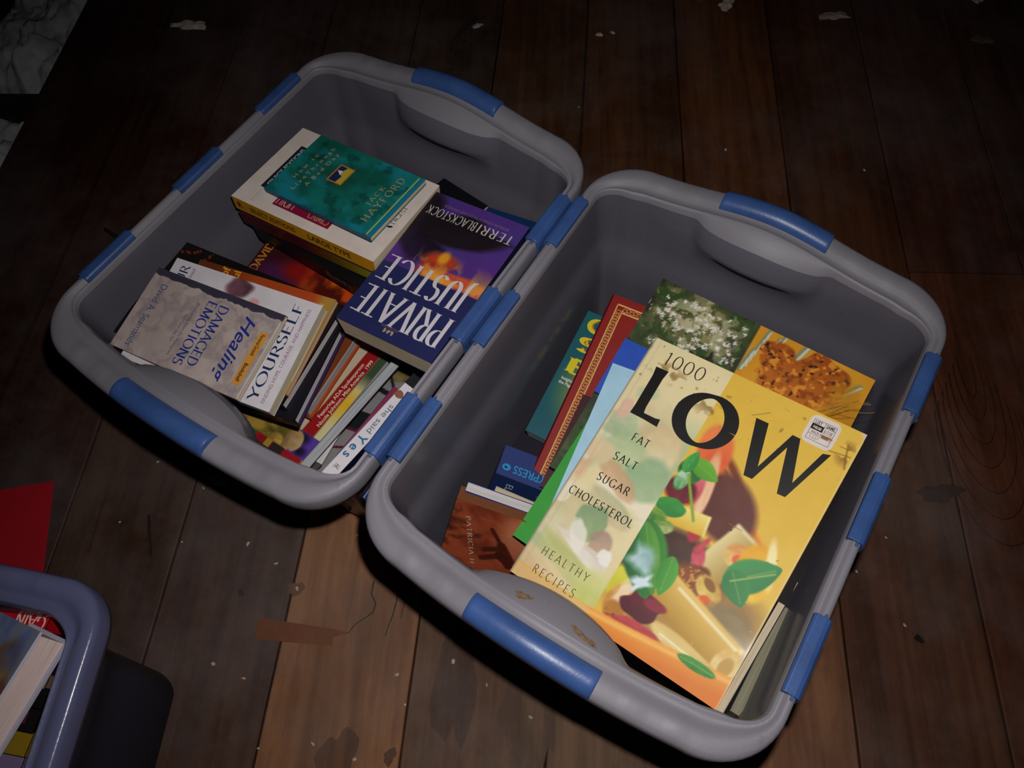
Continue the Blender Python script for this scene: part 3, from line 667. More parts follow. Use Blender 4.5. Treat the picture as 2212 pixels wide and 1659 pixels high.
    P.leaf(.385, .40, .56, .165, .105, '1f5c2e', '3f8f38', vein=False); P.leaf(.40, .39, .58, .19, .05, '2d7a34', '69a43c')
    P.ell(.475, .275, .050, .060, rot=-.85, soft=.7, wob=.35, seed=4, col='bcd6dc', col2='8fb6b8', op=.95); P.ell(.515, .205, .025, .04, rot=-.6, soft=.7, wob=.4, seed=11, col='d8e8f0')
    P.leaf(.575, .335, .60, .20, .045, '3a8c34', '57a83c'); P.leaf(.80, .40, .945, .50, .001, '2c7a40', '2c7a40')
    P.leaf(.79, .345, .965, .475, .075, '2e7c44', '4a9a52'); P.leaf(.80, .395, .90, .305, .06, '2e7a40', '3f8c48'); P.bandline(.815, .36, .95, .45, .006, 'b9c070', .8, .7)
    P.ell(.86, .078, .082, .022, rot=.02, soft=.12, col='2f7c2c', col2='4f9a3a'); P.bandline(.79, .076, .93, .08, .004, '8fbf5a', .8, .6)
    P.speck(260, .84, 'fff8e8', 41, .03, (Y < .45)*(X > .38)*.35)
    # the faded left panel
    W = np.clip((.398-X)/.003+.5, 0, 1)*(Y > .05)
    s0 = P.c.copy()
    pal = np.ones_like(P.c)*hx('e6d7a6')
    n1 = fbm(X*4.2+2, Y*5.2, 21)[..., None]; n2 = fbm(X*5+7, Y*6+3, 33)[..., None]; n3 = fbm(X*6+1, Y*7+8, 47)[..., None]
    m_ = np.clip((.80-Y)/.12, 0, 1)[..., None]
    pal = pal*(1-m_*np.clip((n1-.42)*5, 0, .85))+hx('a8bf90')*m_*np.clip((n1-.42)*5, 0, .85)
    pal = pal*(1-m_*np.clip((n2-.55)*6, 0, .75))+hx('e0b48c')*m_*np.clip((n2-.55)*6, 0, .75)
    pal = pal*(1-m_*np.clip((n3-.60)*7, 0, .7))+hx('f1ead8')*m_*np.clip((n3-.60)*7, 0, .7)
    P.put(W, pal)
    def pe(*a, **k):
        km = P.ell(*a, **{**k, 'op': 0}); return km
    def pl(cx, cy, rx, ry, rot, col, col2=None, soft=.25, wob=.2, seed=1, op=.85):
        keep = P.c.copy(); P.ell(cx, cy, rx, ry, rot=rot, soft=soft, wob=wob, seed=seed, col=col, col2=col2, op=op)
        P.c = keep*(1-W[..., None])+P.c*W[..., None]
    pl(.30, .62, .075, .10, .3, 'ead8ae', 'd8c090'); pl(.31, .50, .10, .10, .2, 'a2bd8c', '8fb088'); pl(.08, .64, .07, .07, 0, '9fb48c', 'b8c8a0'); pl(.15, .56, .10, .06, .2, 'c8d0a0', 'b0c090')
    pl(.20, .46, .11, .045, -.5, 'ddb38c', 'c8a47c'); pl(.06, .52, .06, .05, 0, 'e0c89c'); pl(.23, .36, .12, .05, -.3, 'd8c8a0', 'b8b88c')
    pl(.07, .25, .085, .13, 0, 'e8ddb8', 'cfc090', .2, .15); pl(.20, .28, .075, .085, 0, '93b07c', '7d9c74', .15, .2, 5); pl(.28, .24, .05, .05, .3, 'c0a088', 'a88c80')
    pl(.25, .185, .13, .035, -.25, 'f4efe6', 'dcd0c0', .2, .25, 7, .95); pl(.17, .235, .035, .065, .5, 'f6f0e4', None, .3, .2, 8, .8); pl(.33, .21, .03, .035, .5, 'f6f2ea', None, .3, .2, 3, .9)
    pl(.20, .12, .18, .05, -.35, 'd2cf8e', 'b8bf74', .4); pl(.34, .09, .07, .08, 0, 'c6cc6a', 'd8d890', .4); pl(.10, .06, .14, .05, -.4, 'e2b98c', 'ead0a0', .3)
    pl(.055, .70, .03, .05, 0, 'e3b8a0'); pl(.11, .79, .05, .03, .2, 'c0c8a0', None, .5); pl(.02, .33, .03, .05, 0, 'f0e6cc')
    P.put(np.clip((.050-Y)/.01, 0, 1)*np.clip((.39-X)/.02, 0, 1)*.75, 'e2b98a')
    # wear along the hinge and grime
    P.put(np.clip(1-np.abs(X-.035)/.006, 0, 1)*.35, 'b9b0a0'); P.put(np.clip((.010-X)/.006, 0, 1)*.8, '8d8478')
    P.speck(75, .60, '8a6a34', 61, .05, np.clip(1-np.abs(Y-.885+.22*(X-.2))/.05, 0, 1)*(X < .45)*.75)
    P.speck(150, .76, '8a7030', 67, .05, (Y > .78)*.6); P.speck(90, .58, '7a4a1c', 71, .05, np.clip(1-np.hypot((X-.965)/.05, (Y-.91)/.055), 0, 1)*1.0)
    P.bandline(.90, .895, .985, .905, .004, '8a5a24', .8, .8); P.bandline(.955, .94, .985, .86, .005, '7a4e20', .8, .8); P.bandline(.93, .925, .97, .925, .003, '8a5a24', .8, .7)
    P.bandline(.56, .89, .62, .925, .004, '8c8030', .8, .7); P.bandline(.70, .52, .76, .52, .002, '8a6a2c', .8, .7); P.ell(.72, .505, .005, .004, soft=.5, col='4a3018')
    P.put(np.clip((X-.992)/.004, 0, 1)*.5, 'e8d8b0'); P.put(np.clip((np.hypot(1-X, (1-Y)*1.27) < .02)*1., 0, 1)*.8, 'd8c8b8')
    return P
def deco_low(D):
    w, h = D.w, D.h; K = '14110f'
    D.caps('1000', .092*w, .918*h, .052*h, '2a241c', fit=.20*w, thick=.085, thin=.04, serif=0, track=.16, nib=8)
    D.poly([(a*w, b*h) for a, b in [(.076, .898), (.140, .900), (.134, .865), (.136, .745), (.141, .722), (.150, .7215), (.200, .7225), (.222, .727), (.226, .697), (.155, .700), (.084, .700), (.086, .735), (.083, .862)]], K, 6)
    D.caps('O', .270*w, .7045*h, .186*h, K, fit=.252*w, thick=.225, thin=.08, serif=0, nib=14)
    for q_, pl_ in enumerate(([(.580, .888), (.637, .889), (.6865, .737), (.691, .690), (.653, .688)], [(.6865, .737), (.745, .889), (.751, .841), (.691, .690)], [(.745, .889), (.780, .889), (.8375, .741), (.840, .687), (.805, .685), (.751, .841)], [(.8375, .741), (.885, .876), (.917, .884), (.840, .687)])):
        D.poly([(a*w, b*h) for a, b in pl_], K, 6+.3*q_)
    D.caps('FAT', .155*w, .612*h, .030*h, K, fit=.083*w, thick=.15, thin=.06, serif=0, track=.22)
    D.caps('SALT', .128*w, .522*h, .030*h, K, fit=.115*w, thick=.15, thin=.06, serif=0, track=.22)
    D.caps('SUGAR', .113*w, .430*h, .030*h, K, fit=.160*w, thick=.15, thin=.06, serif=0, track=.22)
    D.caps('CHOLESTEROL', .034*w, .340*h, .030*h, K, fit=.325*w, thick=.15, thin=.06, serif=0, track=.2)
    D.caps('HEALTHY', .076*w, .108*h, .030*h, '2a241c', fit=.24*w, thick=.095, thin=.05, serif=0, track=.36)
    D.caps('RECIPES', .084*w, .040*h, .030*h, '2a241c', fit=.215*w, thick=.095, thin=.05, serif=0, track=.36)
    # the price sticker
    x0, y0, x1, y1 = .776*w, .888*h, .905*w, .992*h; r = .006
    pts = []
    for cx, cy, a in ((x1-r, y1-r, 0), (x0+r, y1-r, 90), (x0+r, y0+r, 180), (x1-r, y0+r, 270)):
        pts += [(cx+r*math.cos(math.radians(a+q)), cy+r*math.sin(math.radians(a+q))) for q in (0, 30, 60, 90)]
    D.poly(pts, 'ddd2cc', 8)
    a0, b0, a1, b1 = x0+.0035, y0+.004, x1-.0035, y1-.0045; W_, H_ = a1-a0, b1-b0; f = .0004
    for (p, q, s_, u) in ((a0, b0, a1, b0+f), (a0, b1-f, a1, b1), (a0, b0, a0+f, b1), (a1-f, b0, a1, b1), (a0, b0+H_*.26, a1, b0+H_*.26+f), (a0, b0+H_*.50, a1, b0+H_*.50+f), (a0+W_*.5, b0+H_*.5, a0+W_*.5+f, b1), (a0, b0+H_*.76, a1, b0+H_*.76+f)):
        D.rect(p, q, s_, u, '3a2a26', 9)
    D.rect(a0, b0+H_*.50, a0+W_*.5, b0+H_*.76, '17110f', 9)
    D.text('LIST', a0+W_*.08, b0+H_*.80, H_*.15, '2a2020', lv=10, bold=.02, fit=W_*.30); D.text('SAMS', a0+W_*.57, b0+H_*.80, H_*.15, '2a2020', lv=10, bold=.03, fit=W_*.36)
    D.text('$40.00', a0+W_*.08, b0+H_*.56, H_*.13, 'd8ccc4', lv=10, bold=.03, fit=W_*.36); D.text('$17.58', a0+W_*.56, b0+H_*.56, H_*.13, '7a5444', lv=10, bold=.02, fit=W_*.36)
    D.text('SWCR 950109', a0+W_*.10, b0+H_*.32, H_*.12, '5a3c30', lv=10, bold=.02, fit=W_*.75); D.text('5.627', a0+W_*.12, b0+H_*.08, H_*.12, '8a5c4c', lv=10, fit=W_*.4)
    D.blob(a0+W_*.78, b0+H_*.36, W_*.2, H_*.10, '9c6f4c', .1, .2, 4, lv=9.5)
book('low', 'cookbook', 'large yellow cookbook with pasta pictured and LOW in huge black letters', 'cookbook', hard=True, cover='e6c04c', spine='54382a', pages=P_CREAM, paint=paint_low(), deco=deco_low, back='e0b040', edge='dccaa8', round_spine=False)

def paint_spice():
    P = Paint(*POSE['spice'][7:9], 200, 200, '2c3622'); X, Y = P.X, P.Y
    P.put(np.clip((fbm(X*9, Y*9, 3)-.42)*4, 0, 1), '46542e'); P.put(np.clip((fbm(X*14, Y*14, 8)-.52)*6, 0, 1)*(X < .46), '1c2014')
    P.ell(.23, .90, .20, .12, soft=.5, wob=.3, seed=2, col='6c6a42', col2='4a4c30')
    P.speck(85, .56, '8f8a58', 5, .06, (X < .46)*np.clip(1.3-np.hypot((X-.24)/.24, (Y-.88)/.2), 0, 1)); P.speck(120, .56, '2e4a1c', 15, .05, (X < .46)*.9)
    P.speck(90, .585, 'b9b58c', 25, .05, (X < .46)*np.clip(1.25-np.hypot((X-.25)/.22, (Y-.87)/.2), 0, 1))
    for i in range(120):
        r_ = random.Random(i); a, b = r_.uniform(.05, .46), r_.uniform(.66, .97)
        if r_.random() < .5: a = .25+r_.uniform(.08, .2)*math.cos(i); b = .86+r_.uniform(.03, .11)*math.sin(i)
        for q in range(5):
            t_ = q*1.257+r_.random(); P.bandline(a, b, a+.010*math.cos(t_), b+.010*math.sin(t_), .0026, ['efe8dc', 'd8cfc0', 'f4efe8'][i % 3], .6, .95)
    for i in range(40):
        r_ = random.Random(100+i); a, b = r_.uniform(.0, .47), r_.uniform(.60, .98); t_ = r_.uniform(0, 3.1)
        P.bandline(a, b, a+.03*math.cos(t_), b+.03*math.sin(t_), .0022, ['3f7a2a', '9aa05a', '2e6a28', 'c8c49a'][i % 4], .6, .9)
    R_ = np.clip((X-.478)/.006, 0, 1)
    keep = P.c.copy(); P.c = np.ones_like(P.c)*hx('d8941c')
    P.put(np.clip((fbm(X*5, Y*5, 9)-.4)*2, 0, .6), 'e8ac34')
    for (a, b, c, d, wd) in ((.53, .99, .50, .80, .012), (.58, .98, .56, .90, .008), (.70, 1.0, .68, .93, .016), (.505, .88, .49, .78, .012), (.96, .94, .90, .86, .013), (.60, 1.0, .585, .93, .010)):
        P.bandline(a, b, c, d, wd*1.2, '7f8c6c', .5, .9); P.bandline(a+.006, b, c+.006, d, wd*.5, 'ddd8c0', .5, .9)
    k1 = P.ell(.62, .885, .085, .075, soft=.12, wob=.2, seed=12, col='c9721a', col2='a8520e'); k2 = P.ell(.80, .885, .125, .115, soft=.1, wob=.18, seed=14, col='cf761c', col2='a04a0c'); k3 = P.ell(.72, .80, .14, .12, soft=.15, wob=.2, seed=17, col='c9701a', col2='b05c12')
    kk = np.clip(k1+k2+k3, 0, 1); P.speck(150, .56, '8a3e0a', 31, .08, kk*.8); P.speck(190, .60, 'f0a030', 37, .06, kk*.8); P.speck(230, .66, '3a1c08', 38, .03, kk)
    P.ell(.94, .80, .07, .14, rot=.3, soft=.6, col='b87c10', op=.7)
    P.c = keep*(1-R_[..., None])+P.c*R_[..., None]
    P.put(np.clip(1-np.abs(X-.478)/.004, 0, 1)*.8, '3a3a22')
    return P
book('spice', 'cookbook', 'cookbook under the yellow one, flowering herbs left and a mound of orange spice right', 'cookbook', hard=True, cover='241f18', pages=P_CREAM, paint=paint_spice(), edge='c08a2a')
def deco_red(D):
    w, h = D.w, D.h; G = 'e0b45c'
    for (a, b, c, d) in ((.050, .030, .058, .965), (.098, .030, .106, .94), (.05, .958, .97, .965), (.098, .925, .92, .932), (.05, .030, .106, .035)):
        D.rect(a*w, b*h, c*w, d*h, G)
    r_ = random.Random(5)
    n = 60
    for i in range(n):        # gilt scrollwork inside the frame
        cy = (.040+.90*i/n)*h; s_ = 1 if i % 2 else -1
        pts = [(.078*w+s_*.0035*math.cos(t)*(1-.55*t/7), cy+.0036*math.sin(t)*(1-.55*t/7)) for t in [q*.35 for q in range(20)]]
        for q in range(len(pts)-1):
            (x_, y_), (x2, y2) = pts[q], pts[q+1]; dx, dy = x2-x_, y2-y_; l = math.hypot(dx, dy) or 1; nx, ny = -dy/l*.00028, dx/l*.00028
            D.poly([(x_-nx, y_-ny), (x2-nx, y2-ny), (x2+nx, y2+ny), (x_+nx, y_+ny)], G, 2)
        if i < 30:
            cx = (.12+.78*i/30)*w; pts = [(cx+.0036*math.cos(t)*(1-.55*t/7), .945*h+s_*.0030*math.sin(t)*(1-.55*t/7)) for t in [q*.4 for q in range(17)]]
            for q in range(len(pts)-1):
                (x_, y_), (x2, y2) = pts[q], pts[q+1]; dx, dy = x2-x_, y2-y_; l = math.hypot(dx, dy) or 1; nx, ny = -dy/l*.00028, dx/l*.00028
                D.poly([(x_-nx, y_-ny), (x2-nx, y2-ny), (x2+nx, y2+ny), (x_+nx, y_+ny)], G, 2)
book('red_gold', 'hardcover_book', 'red clothbound book with a gold scrollwork frame stamped on its cover', hard=True, cover='8c0e08', pages=P_CREAM, deco=deco_red, gloss=False, round_spine=True)
def paint_teal():
    P = Paint(*POSE['teal_yellow'][7:9], 40, 60, '0f5a66'); P.put(np.clip(1-np.hypot((P.X-.30)/.30, (P.Y-.42)/.32), 0, 1)*.9, 'b0a040'); P.put(np.clip((P.Y-.7)*1.5, 0, .5), '1c6a68'); return P
def deco_teal(D):
    w, h = D.w, D.h
    for t, y in (('C', .86), ('S', .70), ('B', .52)):
        D.caps(t, .075*w, y*h, .105*h, 'e8d020', thick=.30, thin=.10, serif=.08, fit=.16*w, lv=5)
        if t != 'B': D.caps(t, .10*w, (y+.02)*h, .065*h, 'c87820', thick=.12, thin=.05, serif=0, fit=.10*w, lv=6)
    D.text('Insights from', .070*w, .452*h, .022*h, 'dfe4d8', bold=.02); D.text('the Pages', .060*w, .418*h, .022*h, 'dfe4d8', bold=.02)
book('teal_yellow', 'paperback', 'teal paperback with fat yellow capitals, half hidden under the red gold-framed book', cover='10586a', pages=P_WHITE, paint=paint_teal(), deco=deco_teal)
book('maroon', 'hardcover_book', 'dark maroon book edge between the red gold-framed book and the green booklet', hard=True, cover='3c1216', pages=P_CREAM, gloss=False)
book('light_blue', 'booklet', 'thin pale blue booklet sticking out along the spine of the yellow cookbook', 'booklet', cover='a6cfe4', pages=P_WHITE, gloss=False)
book('royal_blue', 'booklet', 'thin royal blue booklet behind the pale blue one, above the red book', 'booklet', cover='2450b8', pages=P_WHITE, gloss=False)
book('green', 'booklet', 'thin bright green booklet lying under the pale blue one', 'booklet', cover='2f9a30', pages=P_WHITE, gloss=False)
def paint_pat():
    P = Paint(*POSE['patricia'][7:9], 90, 110, 'a04a2c'); X, Y = P.X, P.Y
    P.put(np.clip((fbm(X*5, Y*6, 3)-.45)*3, 0, .8), '6c2a18'); P.put(np.clip((fbm(X*9+3, Y*9, 13)-.52)*4, 0, .8)*(Y < .25), '3c1a12')
    P.ell(.25, .52, .30, .22, rot=.2, soft=.8, col='c88058', op=.9); P.ell(.5, .5, .2, .2, soft=.8, col='b8684a', op=.6)
    for a in ((.27, .30, .46, .40, .030), (.46, .40, .66, .50, .060), (.60, .30, .50, .42, .045), (.74, .30, .62, .42, .050), (.66, .40, .78, .58, .030), (.62, .44, .74, .50, .06)): P.bandline(*a, '4a1c12', .4, .95)
    P.ell(.61, .41, .055, .05, soft=.2, col='451a10'); return P
def deco_pat(D):
    w, h = D.w, D.h
    D.caps('PATRICIA H', .20*w, .095*h, .034*h, 'd8c8b0', rot=math.atan2(.12*h, .60*w), thick=.10, thin=.03, serif=.06, track=.16, fit=.72*w)
    D.text('It is the small things that make a life', .10*w, .165*h, .016*h, '6c4a34', rot=math.atan2(.10*h, .62*w), fit=.75*w)
book('patricia', 'paperback', 'rust brown paperback with a dark figure raising an arm on its cover', cover='8a4228', spine='7a4a30', pages=P_CREAM, paint=paint_pat(), deco=deco_pat)
book('blue_white', 'hardcover_book', 'blue-backed book with bright white page edges, standing behind the rust brown paperback', hard=False, cover='24347c', pages=P_WHITE)
book('cream_pages', 'paperback', 'cream page block fanning up beside the rust brown paperback', cover='b8b4a0', pages=P_CREAM)
def paint_fat():
    P = Paint(*POSE['blue_fat'][7:9], 30, 30, '1c2c58'); return P
def sp_fat(D):
    D.text('YPRESS', .52*D.w, .56*D.h, .26*D.h, '3c9cd8', bold=.01, fit=.33*D.w)
    D.blob(.92*D.w, .70*D.h, .11*D.h, .11*D.h, '3c9cd8', 0, 0); D.poly([(.90*D.w, .70*D.h), (.93*D.w, .76*D.h), (.945*D.w, .66*D.h)], '1c2c58', 4)
def deco_fat(D):
    D.text('ELI', .10*D.w, .14*D.h, .07*D.h, 'b8c8dc', bold=-.004)
book('blue_fat', 'carton', 'navy glossy carton with a light blue round emblem, beside the red gold-framed book', 'carton', cover='14244c', spine='3a4880', pages=P_CREAM, paint=paint_fat(), spine_deco=sp_fat, deco=deco_fat, closed=True)
book('dark_low', 'paperback', 'dark book deep in the tub below the teal paperback', cover='221c2c', pages=P_CREAM)
book('cream_edge', 'hardcover_book', 'cream page edges in a dark cover, upright against the yellow cookbook', hard=False, cover='1c1a20', pages=P_CREAM)
book('clear_pages', 'hardcover_book', 'greyish book with dull page edges, between the cream edges and the tub wall', hard=False, cover='6c6a60', pages=P_DULL)
book('black_side', 'hardcover_book', 'black book standing against the right wall of the right tub', hard=True, cover='16100f', spine='181210', pages=P_CREAM, gloss=False)

# ------------------------------------------------------------------ books in the left-hand tub
def paint_bad():
    P = Paint(*POSE['bad_day'][7:9], 80, 110, '177a72'); X, Y = P.X, P.Y
    P.put(np.clip((fbm(X*4, Y*5, 3)-.40)*3, 0, .9), '0f5a4c'); P.put(np.clip((fbm(X*5+4, Y*6, 19)-.50)*4, 0, .8), '1c8a9a'); P.put(np.clip((.12-X)*4, 0, .5), '147a98'); P.put(np.clip((.15-Y)*4, 0, .6), '1a7f94')
    P.put(np.clip(1-np.hypot((X-.56)/.28, (Y-.58)/.2), 0, 1)*.9, '1c4a32'); P.put(np.clip((fbm(X*9, Y*10, 29)-.6)*4, 0, .5), '0c3c34')
    return P
def deco_bad(D):
    w, h = D.w, D.h; G = 'c9a06a'
    D.text('H o w   t o', .30*w, .862*h, .034*h, G, fit=.42*w); D.text('L i v e T h r o u g h', .15*w, .795*h, .034*h, G, fit=.74*w); D.text('A  B a d  D a y', .26*w, .728*h, .034*h, G, fit=.58*w)
    D.caps('JACK', .37*w, .200*h, .040*h, G, fit=.30*w, thick=.10, thin=.035, track=.34); D.caps('HAYFORD', .16*w, .120*h, .055*h, G, fit=.72*w, thick=.10, thin=.035, track=.22)
    x, y, a, b = .47*w, .525*h, .24*w, .115*h
    D.rect(x-.07*a, y-.1*b, x+1.07*a, y+1.1*b, 'c8821e', 3); D.rect(x, y, x+a, y+b, '1c2c5c', 4); D.poly([(x, y), (x+a, y), (x+a, y+.45*b), (x+.62*a, y+.62*b), (x+.4*a, y+.35*b), (x, y+.42*b)], 'c8b040', 5); D.poly([(x+.45*a, y+.5*b), (x+.68*a, y+.95*b), (x+.75*a, y+.6*b)], 'e8e8f0', 6)
    D.rect(.02*w, .040*h, .98*w, .050*h, 'b8c84a', 3); D.rect(0, 0, w, .036*h, '187a9c', 3)
book('bad_day', 'gift_book', 'small teal green book with a tiny framed picture, on top of the white paperback', cover='15706c', spine='174a66', pages=P_CREAM, paint=paint_bad(), deco=deco_bad)
def deco_large(D):
    w, h = D.w, D.h
    D.rect(.22*w, .845*h, .80*w, .905*h, '1c2630', 2); D.text('SELECT EDITIONS', .27*w, .860*h, .026*h, 'c8ccd0', lv=6, fit=.50*w, bold=.02)
    D.rect(.10*w, .36*h, .30*w, .755*h, '8c1238', 2); D.caps('HIGH', .125*w, .745*h, .13*w, 'd8b8a8', lv=6, rot=-math.pi/2, fit=.12*h, thick=.12, thin=.04); D.caps('CRIMES', .125*w, .52*h, .11*w, 'c8a070', lv=6, rot=-math.pi/2, fit=.14*h, thick=.12, thin=.04)
    D.rect(.04*w, .878*h, .25*w, .881*h, '9aa4b8', 2)
    D.caps('DIGEST', .42*w, .055*h, .026*h, '3a3440', fit=.22*w, thick=.12, thin=.04); D.blob(.385*w, .068*h, .012*w, .016*h, '1a1820', .4)
def sp_large(D):
    D.text('R', .03*D.w, .30*D.h, .40*D.h, '2a200c', bold=.03); D.text('SELECT EDITIONS', .12*D.w, .32*D.h, .36*D.h, '4a3808', bold=.02, fit=.33*D.w); D.text('LARGE TYPE', .54*D.w, .32*D.h, .40*D.h, '4a3808', bold=.025, fit=.30*D.w)
book('large_type', 'large_print_paperback', 'white paperback with an orange-yellow spine reading LARGE TYPE, topmost full-size book of its pile', 'paperback', cover='e2d3ca', spine='c88a14', pages=P_CREAM, deco=deco_large, spine_deco=sp_large, gloss=False)
def paint_dr():
    return Paint(*POSE['dark_red'][7:9], 4, 20, '4c1418')
def sp_dr(D):
    n = 40
    for i in range(n):
        f = i/(n-1); c = hx('4a0e14')*(1-max(0, (f-.45)/.55))+hx('9a9a20')*max(0, (f-.45)/.55)
        D.items.append(([(D.w*i/n, 0), (D.w*(i+1)/n, 0), (D.w*(i+1)/n, D.h), (D.w*i/n, D.h)], [(0, 1, 2, 3)], '%02x%02x%02x' % tuple(int(v*255) for v in c), 2))
book('dark_red', 'hardcover_book', 'book whose dark red spine fades to olive green, directly under the white paperback', hard=True, cover='4c1418', spine='4c1418', pages=P_CREAM, paint=paint_dr(), spine_deco=sp_dr)
def sp_bu(D):
    D.text('Buddhi', .62*D.w, .42*D.h, .34*D.h, '5a6a68', fit=.20*D.w)
book('black_under', 'hardcover_book', 'black book with faint lettering, third down in the pile with the white paperback', hard=True, cover='0c0c10', spine='0b0c0f', pages=P_CREAM, spine_deco=sp_bu)
def paint_fire():
    P = Paint(*POSE['fire'][7:9], 90, 100, '3c1018'); X, Y = P.X, P.Y
    P.ell(.30, .06, .22, .10, soft=.9, col='4a1c4a'); P.ell(.45, .12, .18, .10, soft=.8, col='8c1410')
    P.put(np.clip((fbm(X*6, Y*5+2, 5)-.30)*4, 0, 1)*np.clip((X-.42)*5, 0, 1), 'c84a0c'); P.put(np.clip((fbm(X*7+5, Y*6, 15)-.46)*6, 0, 1)*np.clip((X-.45)*4, 0, 1), 'f08a10'); P.put(np.clip((fbm(X*7+1, Y*7, 25)-.50)*7, 0, 1)*np.clip((X-.3)*3, 0, 1), '501008')
    return P
def deco_fire(D):
    w, h = D.w, D.h
    D.caps('DAVID', .085*w, .012*h, .065*w, 'c08028', rot=math.pi/2, fit=.22*h, thick=.2, thin=.08, serif=.05)
book('fire', 'paperback', 'paperback with a fiery orange and purple cover, lying between the two left-hand piles', cover='3c1018', pages=P_CREAM, paint=paint_fire(), deco=deco_fire)
def paint_heal():
    P = Paint(*POSE['healing'][7:9], 110, 190, 'b5a49f'); X, Y = P.X, P.Y
    cr = np.abs(fbm(X*3.5, Y*6, 3)-.5); P.put(np.clip(1-cr*16, 0, 1)*.45, '8c7c80'); P.put(np.clip((fbm(X*5+2, Y*9, 13)-.5)*3, 0, .6), 'cbbab2'); P.put(np.clip((fbm(X*9, Y*15, 23)-.56)*4, 0, .5), '8f8488')
    e = .075+.035*fbm(Y*14, Y*0+2, 7)*2-.03; P.put(np.clip((e-X)/.006, 0, 1), '3c3848'); P.put(np.clip(1-np.abs(X-e-.006)/.006, 0, 1)*.7, 'd8ccc4')
    return P
def deco_heal(D):
    w, h = D.w, D.h; B = '24348c'
    D.text('Healing', .155*w, .765*h, .085*h, B, fit=.76*w, shear=.35, bold=.012)
    D.caps('DAMAGED', .145*w, .560*h, .068*h, B, fit=.72*w, thick=.15, thin=.05, track=.06); D.caps('EMOTIONS', .145*w, .470*h, .068*h, B, fit=.77*w, thick=.15, thin=.05, track=.06)
    D.text('Recovering from the Memories', .22*w, .405*h, .022*h, '6a4a70', fit=.64*w); D.text('that Cause Our Pain', .38*w, .372*h, .020*h, '6a4a70', fit=.34*w); D.text('David A. Seamands', .165*w, .095*h, .050*h, '4a5a8c', fit=.77*w)
    D.rect(.255*w, .905*h, .865*w, .962*h, 'd8963c', 3); D.text('Personal Growth', .28*w, .920*h, .026*h, '2a2018', fit=.25*w, bold=.02); D.blob(.565*w, .932*h, .022*w, .014*h, '1c1c24', 0, .2); D.text('Bookshelf', .62*w, .920*h, .026*h, '2a2018', fit=.21*w, bold=.02)
    D.rect(.10*w, .985*h, .99*w, h, 'c8beb6', 2)
book('healing', 'paperback', 'crumpled beige paperback with blue lettering, topmost of the near left pile', cover='b0a298', spine='3c3848', pages=P_CREAM, paint=paint_heal(), deco=deco_heal, gloss=False)
def paint_your():
    P = Paint(*POSE['yourself'][7:9], 80, 110, 'd9d3d8'); k = P.ell(.92, .53, .10, .115, soft=.35, wob=.2, seed=3, col='4c3038', col2='8c5868'); P.speck(60, .52, 'b87c84', 7, .2, k*.8); P.ell(.84, .40, .03, .05, soft=.6, col='d8a0a0'); return P
def deco_your(D):
    w, h = D.w, D.h; B = '1c2c58'
    D.caps('YOURSELF', .045*w, .100*h, .088*w, B, fit=.90*w, thick=.14, thin=.035, serif=.08, track=.06); D.text('FINDING HOPE, COURAGE, AND HAPPINESS', .05*w, .050*h, .022*h, '8a5c8c', fit=.88*w)
    D.caps('YOUR', .62*w, .885*h, .085*w, B, fit=.335*w, thick=.13, thin=.035, serif=.08, track=.05); D.text('as long as I lived', .62*w, .845*h, .026*h, '8a5c8c', fit=.33*w)
book('yourself', 'paperback', 'white paperback reading YOURSELF in dark serif capitals, under the crumpled beige one', cover='d9d3d8', spine='d8ccd4', pages=P_CREAM, paint=paint_your(), deco=deco_your, gloss=False)
def paint_sun():
    P = Paint(*POSE['sunset'][7:9], 30, 60, 'b0491c'); P.put(np.clip((.35-P.Y)*3, 0, 1), 'c04a24'); P.put(np.clip((.14-P.Y)*14, 0, 1), 'b08838'); P.put(np.clip((P.Y-.55)*3, 0, 1), '6a3010'); return P
def deco_sun(D):
    D.text('of', .90*D.w, .765*D.h, .055*D.h, 'e0a030', rot=0, bold=.02); D.text('the Soul', .60*D.w, .685*D.h, .05*D.h, 'e0a030', bold=.02, fit=.39*D.w); D.caps('N', .88*D.w, .055*D.h, .035*D.h, 'd8c070', thick=.12, thin=.04)
book('sunset', 'paperback', 'burnt orange paperback showing as a strip beneath the white one', cover='b0481c', pages=P_CREAM, paint=paint_sun(), deco=deco_sun)
def paint_bh():
    P = Paint(*POSE['black_hard'][7:9], 60, 90, '100c0c')
    for a in ((.90, .95, .93, .88), (.93, .88, .98, .85), (.90, .80, .99, .78)): P.bandline(*a, .008, 'a03c14', .7)
    return P
book('black_hard', 'hardcover_book', 'black hardcover with thin orange arcs, sticking out behind the near left pile', hard=True, cover='0f0d10', edge='14101a', pages=P_WHITE, paint=paint_bh())
book('board', 'hardcover_book', 'purple-black hardcover with bright white page edges, low in the near left pile', hard=True, cover='14101c', back='2c1c44', edge='14101c', pages=P_WHITE)
book('orange_board', 'hardcover_book', 'thick brown-fronted hardcover with an orange lower board, left of the red banner', hard=True, cover='7a3a18', back='b04818', spine='b04818', edge='d8d0cc', pages=P_GREY)
